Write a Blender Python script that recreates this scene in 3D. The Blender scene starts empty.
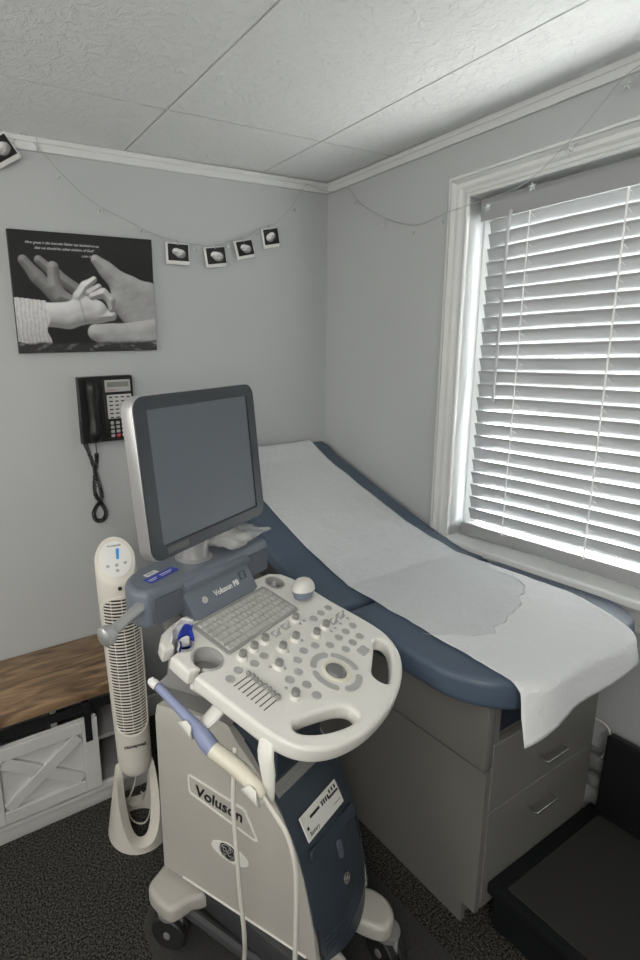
import bpy, bmesh, math, random
import numpy as np
from mathutils import Vector, Matrix, noise
random.seed(7)
SC = bpy.context.scene
COL = SC.collection
PI = math.pi
H = 2.341                      # ceiling height

# ------------------------------------------------------------------ camera
cam_d = bpy.data.cameras.new('camera')
cam = bpy.data.objects.new('camera', cam_d); COL.objects.link(cam)
FPX, PX, PY = 538.796, 218.438, 469.952
YAW, PITCH, ROLL = -0.510093, 1.355246, -0.029900
cam.matrix_world = Matrix.Translation((-1.7694, -2.0634, 1.61)) @ (
    Matrix.Rotation(YAW, 4, 'Z') @ Matrix.Rotation(PITCH, 4, 'X') @ Matrix.Rotation(ROLL, 4, 'Z'))
cam_d.sensor_fit = 'VERTICAL'; cam_d.sensor_height = 24.0
cam_d.lens = FPX / 960 * 24.0
cam_d.shift_x = (320 - PX) / 960
cam_d.shift_y = (PY - 480) / 960
cam_d.clip_start = 0.05
SC.camera = cam

# ------------------------------------------------------------------ world, lights, exposure
w = bpy.data.worlds.new('overcast_sky'); SC.world = w; w.use_nodes = True
bg = w.node_tree.nodes['Background']
bg.inputs[1].default_value = 23.0
wn = w.node_tree; wtc = wn.nodes.new('ShaderNodeTexCoord'); wsep = wn.nodes.new('ShaderNodeSeparateXYZ'); wcr = wn.nodes.new('ShaderNodeValToRGB')
wmr = wn.nodes.new('ShaderNodeMapRange'); wmr.inputs[1].default_value = -1; wmr.inputs[2].default_value = 1
wn.links.new(wtc.outputs['Generated'], wsep.inputs[0]); wn.links.new(wsep.outputs['Z'], wmr.inputs[0]); wn.links.new(wmr.outputs[0], wcr.inputs[0])
wcr.color_ramp.elements[0].position = 0.49; wcr.color_ramp.elements[0].color = (0.34, 0.345, 0.33, 1)      # pale ground below the horizon
wcr.color_ramp.elements[1].position = 0.52; wcr.color_ramp.elements[1].color = (0.95, 0.98, 1.0, 1)        # overcast sky
wn.links.new(wcr.outputs[0], bg.inputs[0])

def area(name, loc, rot, sx, sy, power, col):
    l = bpy.data.lights.new(name, 'AREA'); l.shape = 'RECTANGLE'; l.size = sx; l.size_y = sy
    l.energy = power; l.color = col
    o = bpy.data.objects.new(name, l); COL.objects.link(o); o.location = loc; o.rotation_euler = rot
    return o
# fill lamps added to brighten the room, all out of view
area('fill_front', (-2.65, -3.32, 1.85), (PI/2, 0, 0), 1.1, 1.0, 18, (1.0, 0.965, 0.91))  # added fill at the front wall, no doorway is built there
area('fill_left', (-3.15, -0.9, 1.8), (0, -PI/2, 0), 1.0, 0.8, 8, (1.0, 0.96, 0.90))  # unseen fill added at the left wall, not a hall lamp
area('fill_overhead', (-2.3, -2.3, 2.32), (0, 0, 0), 0.6, 1.1, 6.5, (1.0, 0.97, 0.93))  # overhead fill added without any fixture
SC.view_settings.view_transform = 'Standard'
SC.view_settings.look = 'None'
SC.view_settings.gamma = 1.0
SC.view_settings.use_curve_mapping = False
SC.view_settings.exposure = 0.74

# ------------------------------------------------------------------ materials
def mat(name, col, rough=0.5, metal=0.0, bump=0.0, bscale=200.0, var=0.0, vscale=8.0, spec=0.5, alpha=1.0, trans=0.0, coat=0.0, bdist=0.002):
    m = bpy.data.materials.new(name); m.use_nodes = True
    nt = m.node_tree; b = nt.nodes['Principled BSDF']
    b.inputs['Base Color'].default_value = (*col, 1)
    b.inputs['Roughness'].default_value = rough
    b.inputs['Metallic'].default_value = metal
    b.inputs['Specular IOR Level'].default_value = spec
    b.inputs['Alpha'].default_value = alpha
    b.inputs['Transmission Weight'].default_value = trans
    b.inputs['Coat Weight'].default_value = coat
    tc = nt.nodes.new('ShaderNodeTexCoord')
    if var > 0:
        n = nt.nodes.new('ShaderNodeTexNoise'); n.inputs['Scale'].default_value = vscale; n.inputs['Detail'].default_value = 5
        nt.links.new(tc.outputs['Object'], n.inputs['Vector'])
        r = nt.nodes.new('ShaderNodeMapRange'); r.inputs[1].default_value = 0.3; r.inputs[2].default_value = 0.7
        r.inputs[3].default_value = 1 - var; r.inputs[4].default_value = 1 + var
        nt.links.new(n.outputs['Fac'], r.inputs[0])
        mx = nt.nodes.new('ShaderNodeVectorMath'); mx.operation = 'SCALE'
        mx.inputs[0].default_value = col; nt.links.new(r.outputs[0], mx.inputs['Scale'])
        nt.links.new(mx.outputs[0], b.inputs['Base Color'])
    if bump > 0:
        n = nt.nodes.new('ShaderNodeTexNoise'); n.inputs['Scale'].default_value = bscale; n.inputs['Detail'].default_value = 3
        nt.links.new(tc.outputs['Object'], n.inputs['Vector'])
        bp = nt.nodes.new('ShaderNodeBump'); bp.inputs['Strength'].default_value = bump; bp.inputs['Distance'].default_value = bdist
        nt.links.new(n.outputs['Fac'], bp.inputs['Height']); nt.links.new(bp.outputs[0], b.inputs['Normal'])
    return m

def attr_mat(name, rough=0.4):
    m = bpy.data.materials.new(name); m.use_nodes = True
    nt = m.node_tree; a = nt.nodes.new('ShaderNodeVertexColor'); a.layer_name = 'print'
    b = nt.nodes['Principled BSDF']; b.inputs['Roughness'].default_value = rough
    nt.links.new(a.outputs[0], b.inputs['Base Color'])
    return m

M = {}
M['wall'] = mat('wall_paint', (0.468, 0.484, 0.484), 0.65, bump=0.15, bscale=350, var=0.015, vscale=3, spec=0.3)
M['trim'] = mat('trim_paint', (0.68, 0.69, 0.68), 0.35)
M['blackback'] = mat('ceiling_void', (0.02, 0.02, 0.02), 0.9)
M['blind'] = mat('blind_slat_white', (0.35, 0.358, 0.36), 0.4)
M['bar_dim'] = mat('badge_dim', (0.10, 0.105, 0.10), 0.4)
M['cap'] = mat('knob_cap_grey', (0.27, 0.27, 0.255), 0.45)
M['wandgrey'] = mat('wand_grey', (0.42, 0.43, 0.44), 0.3)
M['cord'] = mat('blind_cord', (0.8, 0.8, 0.8), 0.6)
M['vinyl'] = mat('blue_vinyl', (0.075, 0.105, 0.150), 0.42, bump=0.12, bscale=900, spec=0.45)
M['cab'] = mat('cabinet_laminate', (0.19, 0.187, 0.174), 0.5, var=0.02)
M['navygap'] = mat('navy_recess', (0.012, 0.02, 0.035), 0.6)
M['chrome'] = mat('brushed_chrome', (0.75, 0.75, 0.74), 0.25, 1.0)
M['blackp'] = mat('black_plastic', (0.010, 0.010, 0.011), 0.38, spec=0.4)
M['blackmet'] = mat('black_metal', (0.008, 0.009, 0.010), 0.6, spec=0.25)
M['mat'] = mat('step_rubber_mat', (0.036, 0.036, 0.034), 0.9, spec=0.15, bump=0.5, bscale=900)
M['white'] = mat('console_white', (0.78, 0.77, 0.72), 0.38)
M['ivory'] = mat('body_ivory', (0.46, 0.44, 0.40), 0.5, bump=0.1, bscale=900)
M['fan'] = mat('fan_white', (0.71, 0.68, 0.61), 0.42)
M['fandark'] = mat('fan_inside', (0.03, 0.025, 0.022), 0.7)
M['grey'] = mat('key_grey', (0.48, 0.48, 0.45), 0.5)
M['greyd'] = mat('tray_grey', (0.35, 0.35, 0.335), 0.5)
M['btn'] = mat('button_grey', (0.42, 0.42, 0.405), 0.4)
M['chassis'] = mat('chassis_grey', (0.23, 0.23, 0.225), 0.5)
M['dark'] = mat('dark_plastic', (0.045, 0.047, 0.05), 0.5)
M['navy'] = mat('front_navy', (0.040, 0.053, 0.070), 0.42, bump=0.1, bscale=900)
M['bluegrey'] = mat('bar_bluegrey', (0.155, 0.178, 0.215), 0.42)
M['bluegreyd'] = mat('speaker_cloth', (0.11, 0.128, 0.158), 0.6, bump=0.6, bscale=1800)
M['silver'] = mat('monitor_silver', (0.50, 0.50, 0.50), 0.33, 0.6)
M['bezel'] = mat('monitor_bezel', (0.035, 0.042, 0.05), 0.35)
M['screen'] = mat('screen_glass', (0.105, 0.122, 0.145), 0.38, spec=0.55)
M['ballgrey'] = mat('trackball_grey', (0.15, 0.15, 0.155), 0.15, coat=0.4)
M['probeblue'] = mat('probe_lavender', (0.27, 0.31, 0.47), 0.3)
M['probeslate'] = mat('probe_slate', (0.22, 0.25, 0.33), 0.35)
M['probewhite'] = mat('probe_cream', (0.72, 0.69, 0.57), 0.4)
M['cable'] = mat('cable_white', (0.66, 0.64, 0.58), 0.45)
M['paperw'] = mat('label_white', (0.78, 0.78, 0.76), 0.5)
M['ink'] = mat('ink_dark', (0.02, 0.02, 0.025), 0.5)
M['blue'] = mat('label_blue', (0.02, 0.045, 0.42), 0.35)
M['cyan'] = mat('indicator_blue', (0.05, 0.3, 0.75), 0.4)
M['red'] = mat('red_ink', (0.6, 0.03, 0.04), 0.5)
M['lcd'] = mat('phone_lcd', (0.20, 0.22, 0.19), 0.3)
M['wood_bench_white'] = mat('bench_white', (0.56, 0.56, 0.55), 0.5)
M['inside'] = mat('bench_inside', (0.33, 0.33, 0.325), 0.6)
M['tire'] = mat('caster_black', (0.02, 0.02, 0.02), 0.5)
M['wire'] = mat('light_wire', (0.36, 0.37, 0.37), 0.4)
M['star'] = mat('star_bulb', (0.75, 0.78, 0.78), 0.25, trans=0.4)
M['outlet'] = mat('outlet_plate', (0.22, 0.23, 0.23), 0.4)
M['print'] = attr_mat('printed_picture', 0.35)
M['wood'] = None

def paper_mat():
    m = mat('exam_paper', (0.74, 0.755, 0.76), 0.75, bump=0.8, bscale=60, spec=0.2, bdist=0.005)
    return m
M['paper'] = paper_mat()
M['paper2'] = mat('exam_paper_grey', (0.61, 0.63, 0.64), 0.75, bump=0.5, bscale=95, spec=0.2, bdist=0.004, var=0.03, vscale=60)  # greyer paper tone with slight random variation

def wood_mat():
    m = bpy.data.materials.new('bench_wood'); m.use_nodes = True
    nt = m.node_tree; b = nt.nodes['Principled BSDF']; b.inputs['Roughness'].default_value = 0.45
    tc = nt.nodes.new('ShaderNodeTexCoord'); mp = nt.nodes.new('ShaderNodeMapping')
    mp.inputs['Scale'].default_value = (2.2, 13, 8); nt.links.new(tc.outputs['Object'], mp.inputs[0])
    n = nt.nodes.new('ShaderNodeTexNoise'); n.inputs['Scale'].default_value = 2.0; n.inputs['Detail'].default_value = 8
    n.inputs['Distortion'].default_value = 1.2; nt.links.new(mp.outputs[0], n.inputs[0])
    cr = nt.nodes.new('ShaderNodeValToRGB')
    cr.color_ramp.elements[0].position = 0.32; cr.color_ramp.elements[0].color = (0.105, 0.062, 0.034, 1)
    cr.color_ramp.elements[1].position = 0.70; cr.color_ramp.elements[1].color = (0.40, 0.275, 0.16, 1)
    e = cr.color_ramp.elements.new(0.5); e.color = (0.24, 0.152, 0.085, 1)
    nt.links.new(n.outputs['Fac'], cr.inputs[0]); nt.links.new(cr.outputs[0], b.inputs['Base Color'])
    return m
M['wood'] = wood_mat()

def carpet_mat():
    m = bpy.data.materials.new('carpet_dark'); m.use_nodes = True
    nt = m.node_tree; b = nt.nodes['Principled BSDF']; b.inputs['Roughness'].default_value = 0.95
    b.inputs['Specular IOR Level'].default_value = 0.1
    tc = nt.nodes.new('ShaderNodeTexCoord')
    n = nt.nodes.new('ShaderNodeTexNoise'); n.inputs['Scale'].default_value = 170; n.inputs['Detail'].default_value = 4
    nt.links.new(tc.outputs['Object'], n.inputs[0])
    cr = nt.nodes.new('ShaderNodeValToRGB')
    cr.color_ramp.elements[0].position = 0.40; cr.color_ramp.elements[0].color = (0.012, 0.0115, 0.0105, 1)
    cr.color_ramp.elements[1].position = 0.68; cr.color_ramp.elements[1].color = (0.125, 0.118, 0.105, 1)
    nt.links.new(n.outputs['Fac'], cr.inputs[0]); nt.links.new(cr.outputs[0], b.inputs['Base Color'])
    bp = nt.nodes.new('ShaderNodeBump'); bp.inputs['Strength'].default_value = 1; bp.inputs['Distance'].default_value = 0.006
    nt.links.new(n.outputs['Fac'], bp.inputs['Height']); nt.links.new(bp.outputs[0], b.inputs['Normal'])
    return m
M['carpet'] = carpet_mat()

def ceiling_mat():
    m = mat('ceiling_tile', (0.77, 0.78, 0.775), 0.9, spec=0.1)
    nt = m.node_tree; b = nt.nodes['Principled BSDF']
    tc = nt.nodes.new('ShaderNodeTexCoord')
    n = nt.nodes.new('ShaderNodeTexNoise'); n.inputs['Scale'].default_value = 32; n.inputs['Detail'].default_value = 4; n.inputs['Roughness'].default_value = 0.62
    n.inputs['Distortion'].default_value = 0.9
    nt.links.new(tc.outputs['Object'], n.inputs[0])
    r = nt.nodes.new('ShaderNodeMapRange'); r.inputs[1].default_value = 0.42; r.inputs[2].default_value = 0.62
    nt.links.new(n.outputs['Fac'], r.inputs[0])
    bp = nt.nodes.new('ShaderNodeBump'); bp.inputs['Strength'].default_value = 0.8; bp.inputs['Distance'].default_value = 0.003
    nt.links.new(r.outputs[0], bp.inputs['Height']); nt.links.new(bp.outputs[0], b.inputs['Normal'])
    return m
M['ceil'] = ceiling_mat()

def glass_mat():
    m = bpy.data.materials.new('window_glass'); m.use_nodes = True
    nt = m.node_tree; nt.nodes.remove(nt.nodes['Principled BSDF'])
    t = nt.nodes.new('ShaderNodeBsdfTransparent'); g = nt.nodes.new('ShaderNodeBsdfGlossy'); g.inputs['Roughness'].default_value = 0.02
    mx = nt.nodes.new('ShaderNodeMixShader'); mx.inputs[0].default_value = 0.06
    nt.links.new(t.outputs[0], mx.inputs[1]); nt.links.new(g.outputs[0], mx.inputs[2])
    nt.links.new(mx.outputs[0], nt.nodes['Material Output'].inputs[0])
    return m
M['glass'] = glass_mat()

def film_mat():
    m = bpy.data.materials.new('clear_film'); m.use_nodes = True
    nt = m.node_tree; b = nt.nodes['Principled BSDF']
    b.inputs['Base Color'].default_value = (0.8, 0.8, 0.8, 1); b.inputs['Roughness'].default_value = 0.12; b.inputs['Alpha'].default_value = 0.45
    b.inputs['Specular IOR Level'].default_value = 0.9
    return m
M['film'] = film_mat()

# ------------------------------------------------------------------ mesh helpers
I4 = Matrix.Identity(4)
def T(x, y, z): return Matrix.Translation((x, y, z))
def R(a, ax): return Matrix.Rotation(a, 4, ax)

class MB:
    def __init__(s, base=I4): s.bm = bmesh.new(); s.base = base
    def _xf(s, vs, mt):
        bmesh.ops.transform(s.bm, matrix=s.base @ (mt or I4), verts=vs)
    def box(s, x0, x1, y0, y1, z0, z1, bev=0.0, seg=2, mt=None):
        r = bmesh.ops.create_cube(s.bm, size=1.0); vs = r['verts']
        bmesh.ops.transform(s.bm, matrix=T((x0+x1)/2, (y0+y1)/2, (z0+z1)/2) @ Matrix.Diagonal((x1-x0, y1-y0, z1-z0, 1)), verts=vs)
        if bev > 0:
            es = list({e for v in vs for e in v.link_edges})
            r = bmesh.ops.bevel(s.bm, geom=es, offset=bev, segments=seg, profile=0.5, affect='EDGES')
            vs = list({v for v in r['verts']} | {v for v in vs if v.is_valid})
            seen = set(vs); st = list(vs)
            while st:
                v = st.pop()
                for e in v.link_edges:
                    o = e.other_vert(v)
                    if o not in seen: seen.add(o); st.append(o)
            vs = list(seen)
        s._xf(vs, mt); return s
    def pts(s, P, F, mt=None):
        vs = [s.bm.verts.new(p) for p in P]
        for f in F:
            try: s.bm.faces.new([vs[i] for i in f])
            except ValueError: pass
        s._xf(vs, mt); return s
    def mesh(s, me, mt=None):
        n0 = len(s.bm.verts); s.bm.from_mesh(me); s.bm.verts.ensure_lookup_table()
        s._xf(s.bm.verts[n0:], mt); return s
    def lathe(s, prof, n=24, mt=None, sx=1, sy=1):
        P, F = [], []
        k = len(prof)
        for i in range(n):
            a = 2*PI*i/n
            for r, z in prof: P.append((r*math.cos(a)*sx, r*math.sin(a)*sy, z))
        for i in range(n):
            j = (i+1) % n
            for q in range(k-1): F.append((i*k+q, j*k+q, j*k+q+1, i*k+q+1))
        if prof[0][0] > 1e-6: F.append([i*k for i in range(n)][::-1])
        if prof[-1][0] > 1e-6: F.append([i*k+k-1 for i in range(n)])
        s.pts(P, F, mt)
        bmesh.ops.remove_doubles(s.bm, verts=s.bm.verts[-len(P):], dist=1e-6); return s
    def tube(s, path, rad, n=8, mt=None, closed=False, smooth=0, sx=1.0, sy=1.0):
        path = [Vector(p) for p in path]
        rads = list(rad) if hasattr(rad, '__len__') else [rad]*len(path)
        if smooth:
            np_, nr = [], []; m = len(path); rng = range(m if closed else m-1)
            for i in rng:
                g = lambda a: path[a % m] if closed else path[min(max(a, 0), m-1)]
                p0, p1, p2, p3 = g(i-1), g(i), g(i+1), g(i+2)
                r1, r2 = rads[i], rads[(i+1) % m]
                for q in range(smooth):
                    t = q/smooth
                    np_.append(0.5*((2*p1)+(p2-p0)*t+(2*p0-5*p1+4*p2-p3)*t*t+(3*p1-p0-3*p2+p3)*t**3)); nr.append(r1+(r2-r1)*t)
            if not closed: np_.append(path[-1]); nr.append(rads[-1])
            path, rads = np_, nr
        m = len(path); P, F = [], []
        up = None
        for i, p in enumerate(path):
            a = path[(i-1) % m] if (closed or i > 0) else p
            b = path[(i+1) % m] if (closed or i < m-1) else p
            d = (b-a).normalized()
            if up is None:
                up = Vector((0, 0, 1)) if abs(d.z) < 0.9 else Vector((1, 0, 0))
            x = d.cross(up)
            if x.length < 1e-5: x = d.orthogonal()
            x.normalize(); y = x.cross(d).normalized(); up = y
            for k in range(n):
                t = 2*PI*k/n; P.append(p + (x*math.cos(t)*sx+y*math.sin(t)*sy)*rads[i])
        for i in range(m if closed else m-1):
            for k in range(n):
                j = (i+1) % m; F.append((i*n+k, i*n+(k+1) % n, j*n+(k+1) % n, j*n+k))
        if not closed: F += [list(range(n))[::-1], [(m-1)*n+k for k in range(n)]]
        return s.pts(P, F, mt)
    def loft(s, secs, mt=None, caps=True):
        n = len(secs[0]); P = [p for sec in secs for p in sec]; F = []
        for i in range(len(secs)-1):
            for k in range(n): F.append((i*n+k, i*n+(k+1) % n, (i+1)*n+(k+1) % n, (i+1)*n+k))
        if caps: F += [list(range(n))[::-1], [(len(secs)-1)*n+k for k in range(n)]]
        return s.pts(P, F, mt)
    def prism(s, poly, z0, z1, mt=None):
        return s.loft([[(x, y, z0) for x, y in poly], [(x, y, z1) for x, y in poly]], mt)
    def grid(s, fn, nu, nv, mt=None):
        P = [fn(i/nu, j/nv) for j in range(nv+1) for i in range(nu+1)]
        F = [(j*(nu+1)+i, j*(nu+1)+i+1, (j+1)*(nu+1)+i+1, (j+1)*(nu+1)+i) for j in range(nv) for i in range(nu)]
        return s.pts(P, F, mt)
    def obj(s, name, material, parent=None, sharp=35, flat=False, solid=0.0):
        bmesh.ops.recalc_face_normals(s.bm, faces=s.bm.faces) if not flat else None
        me = bpy.data.meshes.new(name); s.bm.to_mesh(me); s.bm.free()
        me.materials.append(material)
        for p in me.polygons: p.use_smooth = True
        me.set_sharp_from_angle(angle=math.radians(sharp))
        o = bpy.data.objects.new(name, me); COL.objects.link(o)
        if parent: o.parent = parent
        if solid:
            md = o.modifiers.new('thickness', 'SOLIDIFY'); md.thickness = solid; md.offset = 1
        return o

def curve_mesh(loops, ext, bev=0.0, res=3):
    """filled outline(s) (2D, inner loops are holes) extruded +-ext with rounded rim, outline size kept"""
    cu = bpy.data.curves.new('outline', 'CURVE'); cu.dimensions = '2D'; cu.fill_mode = 'BOTH'
    cu.extrude = max(ext-bev, 0); cu.bevel_depth = bev; cu.bevel_resolution = res; cu.offset = -bev
    for li, lp in enumerate(loops):
        ar = sum(lp[i][0]*lp[(i+1) % len(lp)][1]-lp[(i+1) % len(lp)][0]*lp[i][1] for i in range(len(lp)))
        want = -1 if li == 0 else 1
        if ar*want < 0: lp = lp[::-1]
        sp = cu.splines.new('POLY'); sp.points.add(len(lp)-1)
        for p, q in zip(sp.points, lp): p.co = (q[0], q[1], 0, 1)
        sp.use_cyclic_u = True
    o = bpy.data.objects.new('tmp', cu); me = bpy.data.meshes.new_from_object(o)
    bpy.data.objects.remove(o); bpy.data.curves.remove(cu); return me

def text_mesh(txt, size, ext=0.0004, shear=0.0, align='CENTER', off=0.0):
    cu = bpy.data.curves.new('lettering', 'FONT'); cu.body = txt; cu.size = size; cu.extrude = ext; cu.shear = shear
    cu.align_x = align; cu.align_y = 'CENTER'; cu.resolution_u = 3; cu.offset = off
    o = bpy.data.objects.new('tmp', cu); me = bpy.data.meshes.new_from_object(o)
    bpy.data.objects.remove(o); bpy.data.curves.remove(cu); return me

def smooth_loop(pts, k=6):
    out = []; m = len(pts)
    for i in range(m):
        p0, p1, p2, p3 = [Vector((*pts[(i+d) % m], 0)) for d in (-1, 0, 1, 2)]
        for q in range(k):
            t = q/k
            v = 0.5*((2*p1)+(p2-p0)*t+(2*p0-5*p1+4*p2-p3)*t*t+(3*p1-p0-3*p2+p3)*t**3); out.append((v.x, v.y))
    return out
def rrect(cx, cy, w_, h_, r, n=5):
    out = []
    for sx, sy, a0 in ((1, 1, 0), (-1, 1, PI/2), (-1, -1, PI), (1, -1, 3*PI/2)):
        for i in range(n+1):
            a = a0+PI/2*i/n; out.append((cx+sx*(w_/2-r)+r*math.cos(a), cy+sy*(h_/2-r)+r*math.sin(a)))
    return out
def circle(cx, cy, r, n=24, ry=None):
    return [(cx+r*math.cos(2*PI*i/n), cy+(ry or r)*math.sin(2*PI*i/n)) for i in range(n)]

def tag(o, label=None, cat=None, group=None, kind=None):
    if label: o['label'] = label
    if cat: o['category'] = cat
    if group: o['group'] = group
    if kind: o['kind'] = kind
    return o
def thing(name, label, cat, loc=(0, 0, 0), rotz=0.0, group=None):
    o = bpy.data.objects.new(name, None); COL.objects.link(o); o.location = loc; o.rotation_euler = (0, 0, rotz)
    o.empty_display_size = 0.05
    return tag(o, label, cat, group)
def struct(name, mb, m, parent=None, **k):
    o = mb.obj(name, m, parent, **k); o['kind'] = 'structure'; return o

# ------------------------------------------------------------------ room shell
XL, YF = -3.2, -3.4
struct('floor', MB().box(XL-.1, .12, YF-.1, .1, -.06, 0), M['carpet'])
struct('wall_back', MB().box(XL-.1, .12, 0, .1, 0, H+.03), M['wall'])
struct('wall_left', MB().box(XL-.1, XL, YF, 0, 0, H+.03), M['wall'])
struct('wall_front', MB().box(XL-.1, .12, YF-.1, YF, 0, H+.03), M['wall'])
WY0, WY1, WZ0, WZ1 = -.745, -1.90, .868, 2.107    # window opening
b = MB()
b.box(0, .12, WY0, 0, 0, H+.03); b.box(0, .12, YF, WY1, 0, H+.03)
b.box(0, .12, WY1, WY0, 0, WZ0-.03); b.box(0, .12, WY1, WY0, WZ1, H+.03)
struct('wall_right', b, M['wall'])
# ceiling: lay-in panels 0.61 x 1.22 with thin dark joints
xs = [.0, -.363, -.973, -1.583, -2.193, -2.803, XL]; ys = [0, -.383, -1.603, -2.823, YF]
b = MB(); g = .0030
for i in range(len(xs)-1):
    for j in range(len(ys)-1):
        dz = .0015*random.random()
        b.box(xs[i+1]+g, xs[i]-g, ys[j+1]+g, ys[j]-g, H+dz, H+.016)
struct('ceiling', b, M['ceil'], sharp=20)
struct('ceiling', MB().box(XL-.1, .12, YF-.1, .1, H+.0165, H+.09), M['blackback'])
# trims at ceiling
def crown(name, mt, L):
    b = MB()
    b.box(0, L, -.012, 0, H-.046, H-.006, .003, 2, mt)
    b.box(0, L, -.018, 0, H-.022, H-.004, .003, 2, mt)
    struct(name, b, M['trim'])
crown('trim_1', T(XL, 0, 0), -XL-.001)
crown('trim_2', T(0, 0, 0) @ R(-PI/2, 'Z'), -YF)
struct('trim_3', MB().box(-.0018, .0018, -.0185, -.0002, H-.046, H-.006, mt=T(-1.29, 0, 0)), M['wall'])
struct('baseboard_back', MB().box(-1.1, -.001, -.015, 0, 0, .1, .003), M['trim'])
struct('baseboard_right', MB().box(-.015, 0, YF, -.016, 0, .1, .003), M['trim'])

# window
win = thing('window_1', None, None, (0, WY0, WZ0)); win['kind'] = 'structure'
WI = T(0, -WY0, -WZ0)
cw = .075
def casing_strip(mb, y0, z0, y1, z1):
    """stepped casing profile between two points on the wall, mitred (inner edge of opening given)"""
    pass
prof = [(0, .0), (.000, .009), (.004, .013), (.008, .013), (.0085, .009), (.013, .008), (.0135, .012), (.019, .013), (.0195, .009), (.026, .009), (.030, .013), (.036, .016), (.042, .016), (.0425, .012), (.050, .013), (.056, .020), (.060, .024), (.0605, .019), (.063, .019), (.0635, .026), (.071, .026), (.074, .022), (.074, .0)]
def frame_ring(mb, prof, y0, y1, z0, z1, top_only=False):
    # profile: (offset outwards from opening, height off wall)
    pts = []
    cs = [(y0, z0, 1, 0), (y0, z1, 1, 1), (y1, z1, -1, 1), (y1, z0, -1, 0)]
    secs = []
    for (y, z, sy, sz) in cs:
        secs.append([(-h, y+sy*o, z+sz*o) for o, h in prof])
    mb.loft(secs, WI, True)
b = MB(); frame_ring(b, prof, WY0, WY1, WZ0, WZ1)
struct('window_casing', b, M['trim'], win, sharp=25)
b = MB()
b.box(0, .12, WY0, WY0+.004, WZ0, WZ1, mt=WI); b.box(0, .12, WY1-.004, WY1, WZ0, WZ1, mt=WI); b.box(0, .12, WY1, WY0, WZ1, WZ1+.004, mt=WI)
b.box(.084, .10, WY0-.055, WY0, WZ0, WZ1, mt=WI); b.box(.084, .10, WY1, WY1+.040, WZ0, WZ1, mt=WI)
struct('window_jamb', b, M['trim'], win)
b = MB(); b.box(-.048, .12, WY1-.1, WY0+.095, WZ0-.018, WZ0+.012, .007, 3, WI)
struct('window_sill', b, M['trim'], win)
b = MB()
b.box(-.016, 0, WY1-.08, WY0+.075, WZ0-.095, WZ0-.018, .003, 2, WI); b.box(-.024, 0, WY1-.08, WY0+.075, WZ0-.036, WZ0-.018, .003, 2, WI)
b.box(-.020, 0, WY1-.08, WY0+.075, WZ0-.095, WZ0-.082, .003, 2, WI)
struct('window_apron', b, M['trim'], win)
b = MB()
for (a0, a1, c0, c1) in ((WY0, WY0-.05, WZ0, WZ1), (WY1, WY1+.05, WZ0, WZ1), (WY1, WY0, WZ0, WZ0+.06), (WY1, WY0, WZ1-.05, WZ1), (WY1, WY0, 1.47, 1.51)):
    b.box(.095, .118, min(a0, a1), max(a0, a1), c0, c1, .003, 1, WI)
struct('window_sash', b, M['trim'], win)
struct('window_glass', MB().box(.104, .108, WY1+.03, WY0-.03, WZ0+.05, WZ1-.04, mt=WI), M['glass'], win)

# ------------------------------------------------------------------ blind
bl = thing('window_blind', 'white horizontal slat blind, nearly closed, hanging inside the window frame', 'blind', (.055, WY0-.02, 2.05))
BI = T(-.055, -WY0+.02, -2.05)
by0, by1 = WY0-.020, WY1+.02
MB().box(.012, .02, by1-.005, by0-.014, 2.020, 2.078, .002, 2, BI).box(.02, .06, by0-.03, by0-.022, 2.022, 2.076, mt=BI).obj('valance', M['blind'], bl)
MB().box(.028, .085, by1, by0, 2.045, 2.095, .002, 2, BI).obj('head_rail', M['blind'], bl)
NS = 23; zt, zb = 2.006, .972
tilt_s = math.radians(70)
for i in range(NS):
    z = zt+(zb-zt)*i/(NS-1)
    b = MB(); wv = .0255
    jit = random.uniform(-.02, .02)
    def sl(u, v):
        y = by1+(by0-by1)*u-.022*u; c = (v-.5)*2
        # room-side edge high, outer edge low; slight crown
        a = tilt_s+jit
        x = .058+c*wv*math.cos(a)+.0016*(1-c*c)*math.sin(a); zz = z-c*wv*math.sin(a)+.0016*(1-c*c)*math.cos(a)
        return (x, y, zz+.0012*math.sin(u*9+i))
    b.grid(sl, 14, 4, BI); b.obj('slat', M['blind'], bl, flat=True, solid=.0022)
MB().box(.040, .076, by1, by0, .886, .932, .003, 2, BI).obj('bottom_rail', M['blind'], bl)
for yc in (-.945, -1.222, -1.50, -1.78):
    b = MB()
    for dx in (.026, .089): b.tube([(dx, yc, 2.05), (dx, yc, .93)], .0017, 5, BI)
    for i in range(NS):
        z = zt+(zb-zt)*i/(NS-1); b.tube([(.034, yc, z+.010), (.080, yc, z-.012)], .0005, 4, BI)
    b.tube([(.033, yc+.006, 2.05), (.033, yc+.006, .93)], .0010, 5, BI)
    b.obj('ladder_cord', M['cord'], bl)
b = MB(); b.tube([(.006, -.893, 2.035), (.004, -.888, 1.99), (.004, -.882, 1.41)], .0050, 8, BI); b.obj('tilt_wand', M['wandgrey'], bl)

# ------------------------------------------------------------------ exam table
tab = thing('exam_table', 'medical exam table with blue vinyl cushion, raised backrest and grey cabinet base under the window', 'exam table', (-.33, -.85, 0))
TI = T(.33, .85, 0)
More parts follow.
